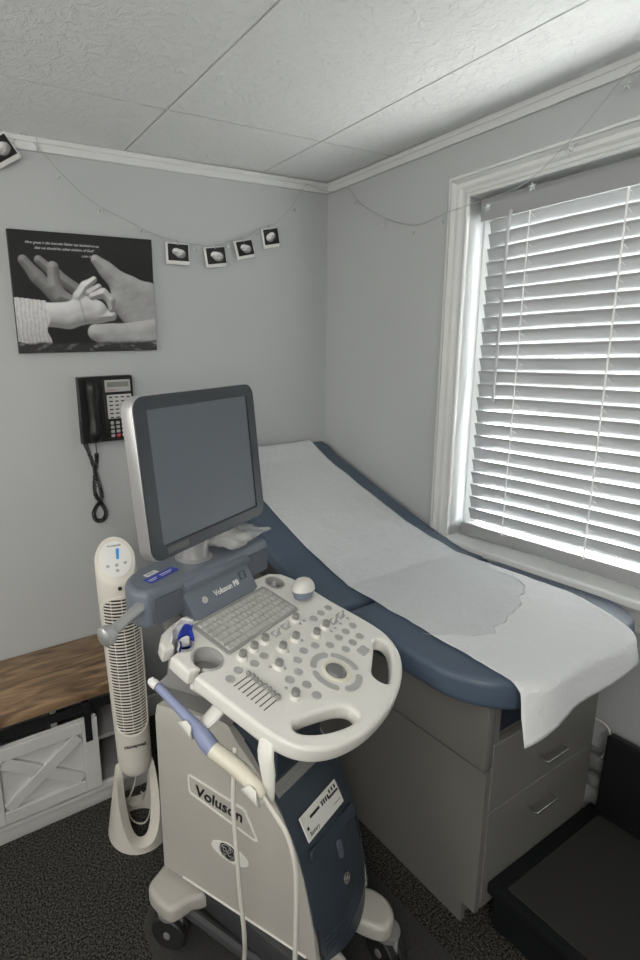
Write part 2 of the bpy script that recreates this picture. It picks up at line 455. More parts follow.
# cabinet base
X0, X1, Y0, Y1 = -.600, -.062, -1.350, -.30
b = MB()
sp = [(-.30, 0.0), (-1.312, 0.0), (-1.312, .070), (-1.352, .070), (-1.352, .518), (-.30, .518)]
b.loft([[(x, y, z) for y, z in sp] for x in (-.603, -.585)], TI)
b.box(-.585, X1, Y0+.018, Y1, .07, .60, mt=TI); b.box(-.585, X1, Y0+.05, Y1, 0, .07, mt=TI)
b.obj('cabinet', M['cab'], tab)
MB().box(-.618, -.585, Y0-.004, Y1, .532, .775, .005, 2, TI).obj('side_rail', M['cab'], tab)
b = MB().box(-.585, -.560, Y0, Y1, .53, .765, mt=TI); b.box(X1-.02, X1, Y0, Y1, 0, .765, mt=TI); b.box(-.585, X1, Y0+.1, Y1, .6, .775, mt=TI)
b.obj('upper_frame', M['cab'], tab)
b = MB().box(-.560, X1-.02, Y0+.02, Y0+.1, .602, .765, .0, 1, TI); b.obj('stirrup_recess', M['navygap'], tab)
for (z0, z1, hz) in ((.392, .598, .478), (.075, .388, .325)):
    d = MB().box(-.582, X1-.024, Y0-.004, Y0+.017, z0, z1, .002, 1, TI).obj('drawer', M['cab'], tab)
    xa, xb = (-.375, -.272) if hz > .4 else (-.405, -.300)
    MB().tube([(xa, Y0-.004, hz), (xa, Y0-.028, hz-.002), (xa+.004, Y0-.033, hz-.003), (xb-.004, Y0-.033, hz-.003), (xb, Y0-.028, hz-.002), (xb, Y0-.004, hz)], .0035, 8, TI).obj('handle', M['chrome'], d)
# cushion
PXL, PXR, PYE, ZT = -.754, -.024, -1.455, .858
def pad_top(y):
    pr = [(-1.6, ZT), (-.97, ZT), (-.86, ZT+.002), (-.74, ZT+.030), (-.64, ZT+.062), (-.42, ZT+.145), (-.13, ZT+.258), (-.04, ZT+.312), (-.015, ZT+.318)]
    for (a, za), (c, zc) in zip(pr, pr[1:]):
        if a <= y <= c: return za+(zc-za)*(y-a)/(c-a)
    return pr[0][1] if y < pr[0][0] else pr[-1][1]
def pad_half(y, rad=.17):
    d = y-PYE
    if d >= rad: return (PXR-PXL)/2
    d = max(d, 0.0); return (PXR-PXL)/2-rad+math.sqrt(max(rad*rad-(rad-d)**2, 0))
xc = (PXL+PXR)/2
def cushion(ya, yb, thick, name, roundend=True, hr=.0):
    secs = []
    n = 40; rr = .022
    ys_ = []
    for i in range(n+1):
        t = i/n; ys_.append(ya+(yb-ya)*(t*t*(1) if roundend else t))
    for i, y in enumerate(ys_):
        hw = pad_half(y) if roundend else (PXR-PXL)/2
        e = min(y-ya, yb-y); k = min(1, e/rr); sh = rr*(1-math.sqrt(max(0, 1-(1-k)**2)))
        if hr and y > yb-hr: hw -= hr-math.sqrt(max(hr*hr-(y-(yb-hr))**2, 0))
        zt_ = pad_top(y)-sh; zb_ = pad_top(y)-thick+sh*.6; hw = max(hw, .02)
        if not roundend or e > 1e-9: pass
        sec = []
        m = 5; r2 = min(rr, (zt_-zb_)/2*.98, hw)
        for (sx, sz, a0) in ((1, 1, 0), (-1, 1, PI/2), (-1, -1, PI), (1, -1, 3*PI/2)):
            for q in range(m+1):
                a = a0+PI/2*q/m
                sec.append((xc+sx*(hw-r2)+r2*math.cos(a), y, (zt_-r2 if sz > 0 else zb_+r2)+r2*math.sin(a)))
        secs.append(sec)
    return MB().loft(secs, TI).obj(name, M['vinyl'], tab, sharp=50)
cushion(PYE, -.955, .078, 'seat_cushion')
cushion(-.945, -.018, .072, 'backrest_cushion', False, .06)
b = MB(); b.loft([[(x, y, z) for y, z in ((-.93, .79), (-.93, .775), (-.30, .775), (-.06, .95), (-.06, 1.06))] for x in (-.70, -.12)], TI)
b.obj('backrest_support', M['dark'], tab)

# exam paper
def paper_obj(name, ya, yb, label, m, left, right, lift, edge=None, nu=60, nv=150, amp=.0022, drape=0.0):
    b = MB()
    L = (yb-ya)
    def fn(u, v):
        # v: 0 foot .. 1 head ; u : 0 left 1 right
        xl0 = -.66+.55*u; dr_ = drape*(1.0-.30*u)
        s = ya-dr_+(L+dr_)*v
        xl = left(s); xr = right(s); x = xl+(xr-xl)*u
        if edge: s = max(s, edge(x))
        y = s; down = 0
        over = (PYE+.012)-s
        lim = PYE+.17-math.sqrt(max(0, .17**2-max(0, abs(x-xc)-((PXR-PXL)/2-.17))**2)) if abs(x-xc) > (PXR-PXL)/2-.17 else PYE
        over = (lim+.004)-s
        z = pad_top(s)+lift
        if over > 0:
            k = over
            # bends over the rounded rim and hangs, pushed out a little
            bend = .03
            if k < bend: y = s; z -= k*k/bend*.55
            else: z -= bend*.55+(k-bend)*.96; y = s+(k-bend)*.80
            z += .003*math.sin(x*23+1)*min(1, k/.06); y -= .006*math.sin(x*17)*min(1, k/.06)
        nz = noise.noise(Vector((x*9, s*9, lift*50)))*amp*1.3+noise.noise(Vector((x*30, s*30, 3.1)))*amp*.6
        ed = min(u, 1-u)
        z += abs(nz)+(.004*math.exp(-ed*40)*(.5+noise.noise(Vector((s*12, u*3, 0)))))
        return (x, y, z)
    b.grid(fn, nu, nv)
    o = b.obj(name, m, None, flat=True, sharp=180, solid=.0006); return tag(o, label, 'paper sheet')
pl = lambda y: -.620-(.045*min(1, max(0, (-.75-y)/.5)))-.006*math.sin(y*7)-.010*min(1, max(0, (-1.38-y)/.12))
pr_ = lambda y: -.105-.012*min(1, max(0, (y+.95)/.3))+.006*math.sin(y*5)-.11*min(1, max(0, (-1.24-y)/.25))**1.6
paper_obj('exam_paper_roll', PYE-.002, -.022, 'long white crinkled exam paper running down the blue cushion and hanging over its foot end', M['paper'], pl, pr_, .003, drape=.120, nv=190, amp=.0026)
def wavy(x):  # scalloped front limit of the greyer paper layer
    pr = [(-.72, -1.13), (-.656, -1.190), (-.60, -1.235), (-.514, -1.275), (-.444, -1.250), (-.36, -1.235), (-.285, -1.205), (-.174, -1.150), (-.10, -1.04), (0, -.95)]
    y = pr[-1][1]
    for (a, za), (c, zc) in zip(pr, pr[1:]):
        if a <= x <= c: y = za+(zc-za)*(x-a)/(c-a)
    return y-.013*abs(math.sin(x*27+.6))+.003*math.sin(x*90)
paper_obj('exam_paper_layer', -1.42, -.024, 'greyer paper layer with scalloped torn end lying on the backrest and seat', M['paper2'], lambda y: pl(y)-.001, lambda y: pr_(y)-.035 if y < -1.0 else pr_(y)+.0, .0050, edge=wavy, nv=170)

# ------------------------------------------------------------------ step and things on the right
st = thing('step_platform', 'low black step platform with dark grey mat at the foot of the exam table', 'step', (-.29, -1.66, 0))
SI = T(.29, 1.66, 0)
MB().box(-.558, -.03, -1.97, -1.355, .118, .154, .004, 2, SI).obj('frame', M['blackmet'], st)
MB().box(-.530, -.05, -1.93, -1.395, .152, .157, .001, 1, SI).obj('mat', M['mat'], st)
for lx in (-.54, -.07):
    for ly in (-1.95, -1.40): MB().box(lx, lx+.03, ly, ly+.03, 0, .12, .002, 1, SI).obj('leg', M['blackmet'], st)
MB().box(-.545, -.04, -1.39, -1.37, .03, .118, mt=SI).box(-.549, -.54, -1.95, -1.37, .02, .118, mt=SI).obj('skirt', M['blackmet'], st)
o = MB(T(-.055, -1.62, .156) @ R(math.radians(3), 'Y')).box(-.018, .018, -.24, .235, 0.003, .275, .008, 3).obj('black_panel', M['blackp'])
tag(o, 'black flat panel standing on the step and leaning toward the window wall', 'panel')
ou = thing('wall_outlet', 'dim wall outlet plate with plugs low beside the exam table cabinet', 'outlet', (0, -1.352, .265))
MB().box(-.006, 0, -.03, .03, -.07, .07, .002, 2).obj('plate', M['outlet'], ou)
p_ = MB().box(-.034, -.005, -.024, .018, .012, .058, .004, 2).obj('plug', M['outlet'], ou); p_['label'] = 'upper grey plug'
p_ = MB().box(-.036, -.005, -.024, .018, -.055, -.012, .006, 2).obj('plug', M['outlet'], ou); p_['label'] = 'lower grey plug'
o = MB().tube([(-.03, -1.30, .435), (-.035, -1.34, .452), (-.035, -1.378, .440), (-.030, -1.384, .38), (-.026, -1.362, .315)], .003, 6, smooth=5).obj('power_cord', M['cable'])
tag(o, 'thin pale cord arching beside the cabinet toward the wall outlet', 'cord')

# ------------------------------------------------------------------ ultrasound machine
O_ = (-1.082, -.970); MYAW = .325; ZC = .94; TL = .26
mach = thing('ultrasound_machine', 'wheeled ivory and navy ultrasound machine with keyboard console and monitor', 'ultrasound machine', (O_[0], O_[1], 0), MYAW)
MI = T(*O_, 0) @ R(MYAW, 'Z')           # machine -> world
PM = T(0, 0, ZC) @ R(TL, 'X')           # console plane -> machine
# console plate
outline = [(.252, -.10), (.254, -.04), (.250, .03), (.238, .068), (.205, .092), (.10, .10), (-.10, .10), (-.19, .092), (-.232, .080), (-.256, .060), (-.264, .042)]
def notch(cx, cy, r, yt, yb, xo):
    out = [(xo, yt), (xo+.014, yt-.003)]
    a0 = math.atan2(yt-.003-cy, -r*.9); 
    a_start = PI-math.asin(min(1, (yt-.003-cy)/r)); a_end = -PI+math.asin(min(1, (cy-yb-.003)/r))
    n = 16
    for i in range(n+1):
        a = a_start+(a_end-a_start)*i/n; out.append((cx+r*math.cos(a), cy+r*math.sin(a)))
    out += [(xo+.014, yb+.003), (xo, yb)]
    return out
outline += notch(-.214, .022, .022, .032, .010, -.266)
outline += [(-.268, -.02), (-.268, -.040)]
outline += notch(-.203, -.046, .034, -.052, -.068, -.267)
tail = [(-.266, -.09), (-.262, -.17), (-.257, -.252), (-.251, -.289), (-.236, -.324), (-.206, -.355), (-.158, -.380), (-.083, -.397), (.016, -.399), (.100, -.385), (.168, -.360), (.220, -.324), (.250, -.277), (.258, -.224), (.255, -.15)]
def smooth_open(P, k=4):
    out = []
    for i in range(len(P)-1):
        p0, p1, p2, p3 = [Vector((*P[min(max(i+d, 0), len(P)-1)], 0)) for d in (-1, 0, 1, 2)]
        for q in range(k):
            t = q/k; v = 0.5*((2*p1)+(p2-p0)*t+(2*p0-5*p1+4*p2-p3)*t*t+(3*p1-p0-3*p2+p3)*t**3); out.append((v.x, v.y))
    return out+[P[-1]]
outline += smooth_open(tail)
slotR = smooth_loop([(.197, -.268), (.217, -.280), (.210, -.300), (.182, -.322), (.135, -.346), (.090, -.362), (.074, -.350), (.080, -.322), (.125, -.300), (.160, -.285)], 4)
slotB = smooth_loop([(-.197, -.283), (-.170, -.286), (-.120, -.304), (-.080, -.322), (-.060, -.343), (-.070, -.365), (-.105, -.362), (-.160, -.340), (-.195, -.315), (-.206, -.297)], 4)
hole_gel = circle(.182, .048, .026, 20)
cup_r = None
b = MB(PM); b.mesh(curve_mesh([outline, slotR, slotB, hole_gel], .020, .009, 3), T(0, 0, -.020))
cons = b.obj('console', M['white'], mach, sharp=40)
# darker pan beneath
pan_ol = [(.20, .09), (-.21, .09), (-.225, .0), (-.225, -.25), (-.215, -.272), (-.15, -.272), (.10, -.285), (.20, -.24), (.225, -.15), (.22, .0)]
b = MB(PM); b.mesh(curve_mesh([pan_ol], .022, .008, 2), T(0, 0, -.060)); b.obj('underside_pan', M['chassis'], mach)
# cup liners
for (cx, cy, r, dz) in ((-.214, .022, .0208, -.07), (-.203, -.046, .0328, -.075), (.182, .048, .0250, -.06)):
    b = MB(PM)
    n = 28; secs = []
    full = cx > 0
    a0, a1 = (0, 2*PI) if full else (PI-.45, -PI+.45)
    P, F = [], []
    for i in range(n+1):
        a = a0+(a1-a0)*i/n
        for rr_, zz in ((r, dz), (r, .0008), (r+.0045, .0008), (r+.0045, -.004)): P.append((cx+rr_*math.cos(a), cy+rr_*math.sin(a), zz))
    for i in range(n):
        for q in range(3): F.append((i*4+q, i*4+q+1, i*4+4+q+1, i*4+4+q))
    b.pts(P, F)
    b.mesh(curve_mesh([circle(cx, cy, r, 24)], .001), T(0, 0, dz))
    b.obj('cup_holder', M['btn'], cons, flat=True, sharp=30)
b = MB(PM).lathe([(.012, -.058), (.010, -.01), (.004, .004), (0, .006)], 16, T(.182, .050, 0)); b.obj('holder_cone', M['grey'], cons)
# keyboard
kb = MB(PM).mesh(curve_mesh([rrect(-.012, -.008, .292, .126, .008)], .003, .0015, 1), T(0, 0, .001)).obj('keyboard', M['greyd'], mach)
kx0, kx1, ky0, ky1 = -.148, .124, .046, -.064
rows = [(16, [1]*16), (15, [1.2]+[1]*13+[1.8]), (15, [1.6]+[1]*13+[1.4]), (14, [1.9]+[1]*12+[2.1]), (14, [2.4]+[1]*12+[1.6]), (10, [1.3, 1, 1.3, 1, 5.4, 1, 1.3, 1.1, 1.2, 1.4])]
rp = (ky0-ky1)/6
for ri, (nk, ws) in enumerate(rows):
    tot = sum(ws); x = kx0
    for wk in ws:
        wd = (kx1-kx0)*wk/tot; y1 = ky0-rp*ri; y0 = y1-rp
        b = MB(PM); e = .0013
        P = []
        for (ins, zz) in ((e, .0035), (e, .0055), (e+.002, .0085)):
            P.append([(x+ins, y0+ins, zz), (x+wd-ins, y0+ins, zz), (x+wd-ins, y1-ins, zz), (x+ins, y1-ins, zz)])
        b.loft(P); k = b.obj('key', M['grey'], kb, sharp=30)
        if wk > 5: k['label'] = 'long space bar'
        x += wd
# knobs
KN = [(-.138, -.095), (-.094, -.094), (-.050, -.093), (.084, -.091), (-.036, -.137), (.021, -.136), (.080, -.160), (-.092, -.167), (-.137, -.244), (.128, -.158)]
for i, (x, y) in enumerate(KN):
    b = MB(PM).lathe([(.0135, 0), (.0135, .003), (.0115, .0085), (.0105, .0095)], 20, T(x, y, 0)); kk = b.obj('knob', M['white'], cons)
    b = MB(PM).lathe([(.0096, .0088), (.0093, .020), (.0080, .0215), (0, .0215)], 20, T(x, y, 0)); b.obj('knob_cap', M['cap'], cons)
BT = [(-.176, -.115), (-.129, -.125), (-.090, -.123), (.005, -.173), (-.035, -.182), (-.066, -.206), (-.103, -.207), (-.084, -.241), (-.092, -.273), (.045, -.180), (.135, -.118), (.173, -.117), (-.210, -.121), (.211, -.117), (.079, -.203), (.124, -.202), (.162, -.201), (.201, -.200), (.176, -.235), (.138, -.235), (.099, -.237)]
for (x, y) in BT:
    MB(PM).lathe([(.0122, 0), (.0122, .0015), (.0108, .0025), (0, .0019)], 20, T(x, y, 0), sy=.88).obj('round_button', M['btn'], cons)
for (x, y) in [(-.107, -.155), (-.130, -.217), (.086, -.108), (.104, -.107), (-.083, -.179), (-.029, -.150), (.034, -.148), (.130, -.177), (.149, -.176), (.179, -.175), (.217, -.175)]:
    MB(PM).lathe([(.0042, 0), (.0042, .0012), (.003, .002), (0, .002)], 12, T(x, y, 0)).obj('small_button', M['btn'], cons)
for (x, y) in [(-.002, -.092), (.042, -.091), (.170, -.158), (.208, -.157)]:
    b = MB(PM); b.mesh(curve_mesh([rrect(x, y, .026, .020, .004)], .0015, .0007, 1), T(0, 0, .001))
    b.loft([[(x-.007, y-.006, .002), (x+.010, y-.006, .002), (x+.010, y+.004, .002), (x-.007, y+.004, .002)], [(x+.002, y-.003, .017), (x+.008, y-.003, .017), (x+.008, y+.001, .017), (x+.002, y+.001, .017)]])
    b.obj('toggle_switch', M['btn'], cons)
for i in range(8):
    y = -.1405-i*.0119
    MB(PM).box(-.219, -.170, y-.0011, y+.0011, -.0002, .0006).obj('slider_slot', M['ink'], cons)
    MB(PM).lathe([(.0035, .0), (.003, .004), (.0056, .006), (.0056, .011), (.0035, .014), (0, .0145)], 12, T(-.1715+.002*math.sin(i*1.7), y, 0)).obj('slider_knob', M['cap'], cons)
def arc_key(cx, cy, r0, r1, a0, a1, n=10):
    rm, rw = (r0+r1)/2, (r1-r0)/2; out = []
    for i in range(n+1): a = a0+(a1-a0)*i/n; out.append((cx+r1*math.cos(a), cy+r1*math.sin(a)))
    for i in range(1, 6): t = PI*i/6; c = a1; out.append((cx+(rm+rw*math.cos(t))*math.cos(c)-rw*math.sin(t)*math.sin(c), cy+(rm+rw*math.cos(t))*math.sin(c)+rw*math.sin(t)*math.cos(c)))
    for i in range(n+1): a = a1+(a0-a1)*i/n; out.append((cx+r0*math.cos(a), cy+r0*math.sin(a)))
    for i in range(1, 6): t = PI*i/6; c = a0; out.append((cx+(rm-rw*math.cos(t))*math.cos(c)+rw*math.sin(t)*math.sin(c), cy+(rm-rw*math.cos(t))*math.sin(c)-rw*math.sin(t)*math.cos(c)))
    return out
tbx, tby = .010, -.262
for am in (92, 6, 180, 272):
    a = math.radians(am); hw = math.radians(31)
    MB(PM).mesh(curve_mesh([arc_key(tbx, tby, .046, .062, a-hw, a+hw)], .0015, .0007, 1), T(0, 0, .001)).obj('arc_key', M['btn'], cons)
MB(PM).mesh(curve_mesh([rrect(.132, -.268, .036, .024, .006)], .002, .001, 1), T(0, 0, .0015)).obj('select_button', M['btn'], cons)
MB(PM).lathe([(.0345, 0), (.0345, .002), (.031, .0045), (.0265, .0045), (.0245, .001)], 36, T(tbx, tby, 0)).obj('trackball_ring', M['probewhite'], cons)
MB(PM).lathe([(.0245, .0), (.0232, .005), (.019, .0090), (.011, .0118), (0, .0128)], 32, T(tbx, tby, 0)).obj('trackball', M['ballgrey'], cons)

# speaker bar with sloped control face
bar = smooth_loop([(-.236, .098), (-.256, .115), (-.262, .145), (-.245, .190), (-.200, .226), (-.110, .248), (.0, .256), (.110, .246), (.180, .215), (.218, .170), (.226, .130), (.212, .100), (.12, .096), (-.13, .096)], 4)
b = MB(); b.mesh(curve_mesh([bar], .048, .016, 4), T(0, 0, 1.014)); br = b.obj('speaker_bar', M['bluegrey'], mach, sharp=45)
def secx(x, top, bot, zt_, zb_, back=.16):
    return [(x, back, zb_), (x, bot, zb_), (x, bot+(.0), zb_+.004), (x, top+.012, zt_-.016), (x, top-.006, zt_-.012), (x, top-.008, zt_-.003), (x, top+.004, zt_+.004), (x, back, zt_+.014)]
b = MB(); b.loft([secx(-.136, .092, .060, 1.042, .958), secx(-.120, .090, .056, 1.046, .955), secx(.098, .090, .056, 1.046, .955), secx(.116, .092, .060, 1.042, .958)])
fc = b.obj('control_face', M['bluegrey'], mach, sharp=30)
# frame of sloped face for lettering
p0 = Vector((0, .0575, .960)); p1 = Vector((0, .101, 1.029)); fy = (p1-p0).normalized(); fx = Vector((1, 0, 0)); fn_ = fx.cross(fy)
FM = Matrix(((1, fy.x, fn_.x, 0), (0, fy.y, fn_.y, (p0.y+p1.y)/2), (0, fy.z, fn_.z, (p0.z+p1.z)/2), (0, 0, 0, 1)))
MB(FM).mesh(text_mesh('Voluson P8', .0215, .0006, off=.0004), T(.004, -.004, .0018)).obj('lettering', M['paperw'], fc)
MB(FM).lathe([(.009, 0), (.009, .0025), (.007, .003), (.0062, .0018), (0, .002)], 20, T(-.082, -.006, 0)).obj('power_button', M['grey'], fc)
b = MB(FM); b.mesh(curve_mesh([rrect(.078, .008, .024, .022, .003), rrect(.078, .008, .021, .019, .002)], .0012), T(0, 0, .0012)); b.obj('sensor_frame', M['dark'], fc)
for (xa, xb, dz) in ((-.238, -.142, 0), (.120, .208, 0)):
    b = MB(T(0, .0945, 1.008) @ R(PI/2, 'X')); b.mesh(curve_mesh([rrect((xa+xb)/2, 0, xb-xa, .066, .010)], .003, .0015, 1)); b.obj('speaker_grille', M['bluegreyd'], br)
# stickers on bar top
b = MB(T(-.155, .154, 1.0622) @ R(.10, 'Z')); b.box(-.052, .052, -.015, .015, 0, .0006); s_ = b.obj('sticker', M['blue'], br); s_['label'] = 'blue sticker with white writing'
MB(T(-.155, .154, 1.0628) @ R(.10, 'Z')).box(-.005, .040, .001, .004, 0, .0003).box(-.005, .030, -.006, -.004, 0, .0003).box(-.046, -.016, .001, .003, 0, .0004).box(-.046, -.024, -.006, -.004, 0, .0004).obj('sticker_lettering', M['paperw'], s_)
b = MB(T(-.163, .182, 1.0622) @ R(.12, 'Z')); b.box(-.024, .018, -.008, .008, 0, .0006); s2 = b.obj('sticker', M['paperw'], br); s2['label'] = 'white sticker with dark lines'
MB(T(-.163, .182, 1.0628) @ R(.12, 'Z')).box(-.020, .012, -.003, -.0015, 0, .0003).box(-.020, .008, .0015, .003, 0, .0003).obj('sticker_lines', M['ink'], s2)
# side rod handle
b = MB().tube([(-.240, .125, 1.026), (-.30, .112, 1.018), (-.350, .105, 1.008)], [.0155, .0125, .0125], 16).lathe([(.0, -.014), (.0190, -.012), (.0235, 0), (.0225, .012), (.016, .017), (.0, .018)], 28, T(-.366, .102, 1.006) @ R(-PI/2-.1, 'Y'))
b.obj('side_handle', M['silver'], mach, sharp=40)
# monitor
mc = Vector((-1.122, -.853, 1.325)); myaw = .41; mt_ = .099
MM = MI.inverted() @ T(*mc) @ R(myaw, 'Z') @ R(-mt_, 'X') @ R(PI/2, 'X')      # local: x right, y up, z toward viewer
mon = MB(MM).mesh(curve_mesh([rrect(-.003, .001, .484, .390, .036, 6)], .019, .005, 3), T(0, 0, -.0195)).obj('monitor', M['silver'], mach, sharp=40)
b = MB(MM); b.loft([[(x*k, y*k, z) for x, y in rrect(0, -.01, .40, .30, .03)] for k, z in ((1, -.036), (.9, -.052), (.5, -.060))]); b.obj('back_cover', M['silver'], mon)
MB(MM).mesh(curve_mesh([rrect(-.003, .001, .479, .385, .034, 6), rrect(0, .0, .402, .322, .003, 2)], .0022, .001, 1), T(0, 0, .0005)).obj('bezel', M['bezel'], mon)
MB(MM).box(-.204, .204, -.163, .163, -.006, -.0005+.0003).obj('screen_surround', M['ink'], mon)
MB(MM).box(-.201, .196, -.158, .161, -.004, .0010).obj('screen', M['screen'], mon)
MB(MM).box(-.190, -.112, -.181, -.167, .0025, .0032, .0003, 1).obj('maker_badge', M['bar_dim'], mon)
MB(MM).lathe([(.003, 0), (.003, .0008), (0, .001)], 10, T(.216, -.135, .0026)).obj('power_light', M['ink'], mon)
b = MB().lathe([(.052, 1.058), (.052, 1.064), (.043, 1.068), (.042, 1.135)], 36, T(-.014, .178, 0)); 
b.tube([(-.014, .178, 1.10), (.0, .182, 1.24)], .03, 12)
b.obj('monitor_neck', M['silver'], mach)
# body
def front_b(z):
    pr = [(.16, -.298), (.20, -.293), (.27, -.284), (.336, -.270), (.40, -.254), (.47, -.230), (.547, -.186), (.60, -.142), (.64, -.100), (.70, -.02)]
    if z <= pr[0][0]: return pr[0][1]
    for (a, p), (c, q) in zip(pr, pr[1:]):
        if a <= z <= c: return p+(q-p)*(z-a)/(c-a)
    return pr[-1][1]
zs = [.185, .20, .25, .30, .35, .40, .45, .50, .54, .58, .61, .64, .67, .70]
secs = []
for z in zs:
    f_ = front_b(z); sd = []
    n = 7
    ins = .0 if z < .69 else .008
    for i in range(n+1):  # left side back to front
        t = i/n; w_ = .192-.058*t; sd.append((-(w_-ins), .168+(f_+.012-.168)*t))
    sec = sd+[(-.128+ins, f_)]+[(.128-ins, f_)]+[(-x, y) for x, y in sd[::-1]]
    secs.append([(x, y, z) for x, y in sec])
body = MB().loft(secs).obj('body_shell', M['ivory'], mach, sharp=35)
# raised side skin and seams
def side_pt(y, z, off=0.0):
    f_ = front_b(z); t = (y-.168)/(f_+.012-.168); w_ = .192-.058*t; return (-(w_+off), y, z)
# navy front, bulging
secs = []
zz = [.165+(.665-.165)*i/30 for i in range(31)]
for z in zz:
    f_ = front_b(z); hw = .124 if z > .28 else .124-.018*(.28-z)/.1
    if z > .56: hw -= .25*(z-.56)**1.2
    row = []
    for i in range(13):
        u = -1+2*i/12; row.append((u*hw, f_-.004-.022*(1-u*u), z))
    row += [(hw, f_+.02, z), (-hw, f_+.02, z)]
    secs.append(row)
fp = MB().loft(secs).obj('front_panel', M['navy'], mach, sharp=40)
def fsurf(x, z, off=0.0):
    f_ = front_b(z); u = x/.124; y = f_-.004-.022*(1-u*u)
    return Vector((x, y, z))
def fmat(x, z, dz=.03):
    a = fsurf(x, z-dz); c = fsurf(x, z+dz); l = fsurf(x-.02, z); r = fsurf(x+.02, z)
    yv = (c-a).normalized(); xv = (r-l).normalized(); zv = xv.cross(yv).normalized(); xv = yv.cross(zv); o_ = fsurf(x, z)
    return Matrix(((xv.x, yv.x, zv.x, o_.x), (xv.y, yv.y, zv.y, o_.y), (xv.z, yv.z, zv.z, o_.z), (0, 0, 0, 1)))
F1 = fmat(-.005, .503)
lb = MB(F1).box(-.096, .066, -.030, .028, .0, .004, .002, 1).obj('label_plate', M['white'], fp)
b = MB(F1).box(-.062, -.022, .008, .014, .004, .0048).box(.018, .060, .004, .009, .004, .0048).box(-.085, -.078, -.008, -.001, .004, .0048).box(-.015, .020, .0155, .0165, .004, .0046).box(.028, .058, -.0155, -.0145, .004, .0046)
for i, x in enumerate((-.012, -.003, .006, .015, .026, .038, .050)): b.box(x, x+.0055, .006 if i < 4 else .013, .0155 if i < 4 else .0215, .004, .0046)
b.mesh(text_mesh('Battery', .013, .0003), T(-.063, -.018, .0044)); b.obj('label_marks', M['ink'], lb)
b = MB(fmat(-.005, .445)).mesh(curve_mesh([rrect(0, 0, .20, .030, .012)], .0035, .0017, 1)); b.obj('shelf_lip', M['navy'], fp)
F2 = fmat(-.045, .588)
MB(F2).box(-.075, .095, -.016, .014, .0, .003, .001, 1).obj('drive_slot', M['chassis'], fp)
MB(fmat(0, .40)).mesh(curve_mesh([rrect(0, 0, .020, .046, .009)], .002, .001, 1)).obj('latch_recess', M['bluegreyd'], fp)
def logo(mb_mt, r, par, ring_m, disc_m):
    d = MB(mb_mt).lathe([(r, 0), (r, .0012), (r*.96, .002), (0, .002)], 32).obj('round_logo', disc_m, par)
    b = MB(mb_mt)
    b.tube([(r*.85*math.cos(a), r*.85*math.sin(a), .0022) for a in [2*PI*i/28 for i in range(28)]], r*.035, 5, closed=True)
    th = r*.034
    # interlaced script letters g / e with curls
    b.tube([(-.10*r, .30*r, .0024), (-.30*r, .45*r, .0024), (-.52*r, .25*r, .0024), (-.45*r, -.02*r, .0024), (-.20*r, .02*r, .0024), (-.08*r, .25*r, .0024), (-.10*r, -.10*r, .0024), (-.18*r, -.42*r, .0024), (-.42*r, -.42*r, .0024), (-.40*r, -.20*r, .0024)], th, 5, smooth=4)
    b.tube([(.08*r, .02*r, .0024), (.35*r, .08*r, .0024), (.48*r, .32*r, .0024), (.28*r, .46*r, .0024), (.10*r, .22*r, .0024), (.08*r, -.15*r, .0024), (.28*r, -.38*r, .0024), (.52*r, -.18*r, .0024)], th, 5, smooth=4)
    for k in range(4):
        a = PI/4+k*PI/2
        b.tube([(.58*r*math.cos(a), .58*r*math.sin(a), .0022), (.74*r*math.cos(a+.15), .74*r*math.sin(a+.15), .0022), (.70*r*math.cos(a+.5), .70*r*math.sin(a+.5), .0022)], th*.8, 5, smooth=3)
    b.obj('logo_lines', ring_m, d)
    return d
logo(fmat(0, .325), .015, fp, M['btn'], M['ink'])
for k in range(4):
    z0 = .255-k*.014
    b = MB(); b.tube([fsurf(x, z0+.02*(x/.1))+Vector((0, -.0005, 0)) for x in [-.10+.2*i/10 for i in range(11)]], .0012, 5); b.obj('vent_ridge', M['navy'], fp)
for (xa, z0, z1) in ((-.118, .20, .27), (-.112, .165, .192), (.112, .34, .40)):
    b = MB(); b.tube([fsurf(xa, z0+(z1-z0)*i/4)+Vector((0, .0005, 0)) for i in range(5)], .003, 5); b.obj('edge_slot', M['ink'], fp)
# name plate on the left side
def side_mat(y, z):
    a = Vector(side_pt(y-.02, z)); c = Vector(side_pt(y+.02, z)); xv = (a-c).normalized()   # text reads from back to front
    yv = Vector((0, 0, 1)); zv = xv.cross(yv).normalized(); o_ = Vector(side_pt(y, z))
    return Matrix(((xv.x, yv.x, zv.x, o_.x), (xv.y, yv.y, zv.y, o_.y), (xv.z, yv.z, zv.z, o_.z), (0, 0, 0, 1)))
SM = side_mat(-.035, .490)
ol = [(-.128, .030), (-.128, -.010), (-.118, -.025), (.130, -.038), (.134, -.032), (.108, .030)]
ol = [(-.104, .046), (-.104, .000), (-.099, -.010), (.094, -.054), (.104, -.048), (.072, .020), (.064, .027), (-.098, .050)]
inn = [(-.099, .044), (-.099, .003), (-.095, -.005), (.090, -.047), (.096, -.044), (.067, .016), (.060, .022)]
nb = MB(SM).mesh(curve_mesh([ol, inn], .0022, .0010, 1), T(0, 0, .001)).obj('name_plate', M['white'], body)
MB(SM).mesh(text_mesh('Voluson', .043, .0008, off=.0008), T(-.010, .001, .0006) @ R(-.10, 'Z')).obj('lettering', M['ink'], nb)
GM = side_mat(-.052, .361)
b = MB(GM).mesh(curve_mesh([circle(.004, 0, .056, 40, .026), circle(0, .002, .027, 30)], .0012, .0006, 1), T(0, 0, .0005)); b.obj('logo_surround', M['white'], body)
logo(GM @ T(-.002, .002, 0), .0245, body, M['btn'], M['ink'])
# white seam strip along lower edge of side
b = MB(); b.tube([side_pt(.10, .190, .001), side_pt(-.27, .190, .001)], .003, 6); b.obj('lower_trim', M['white'], body)
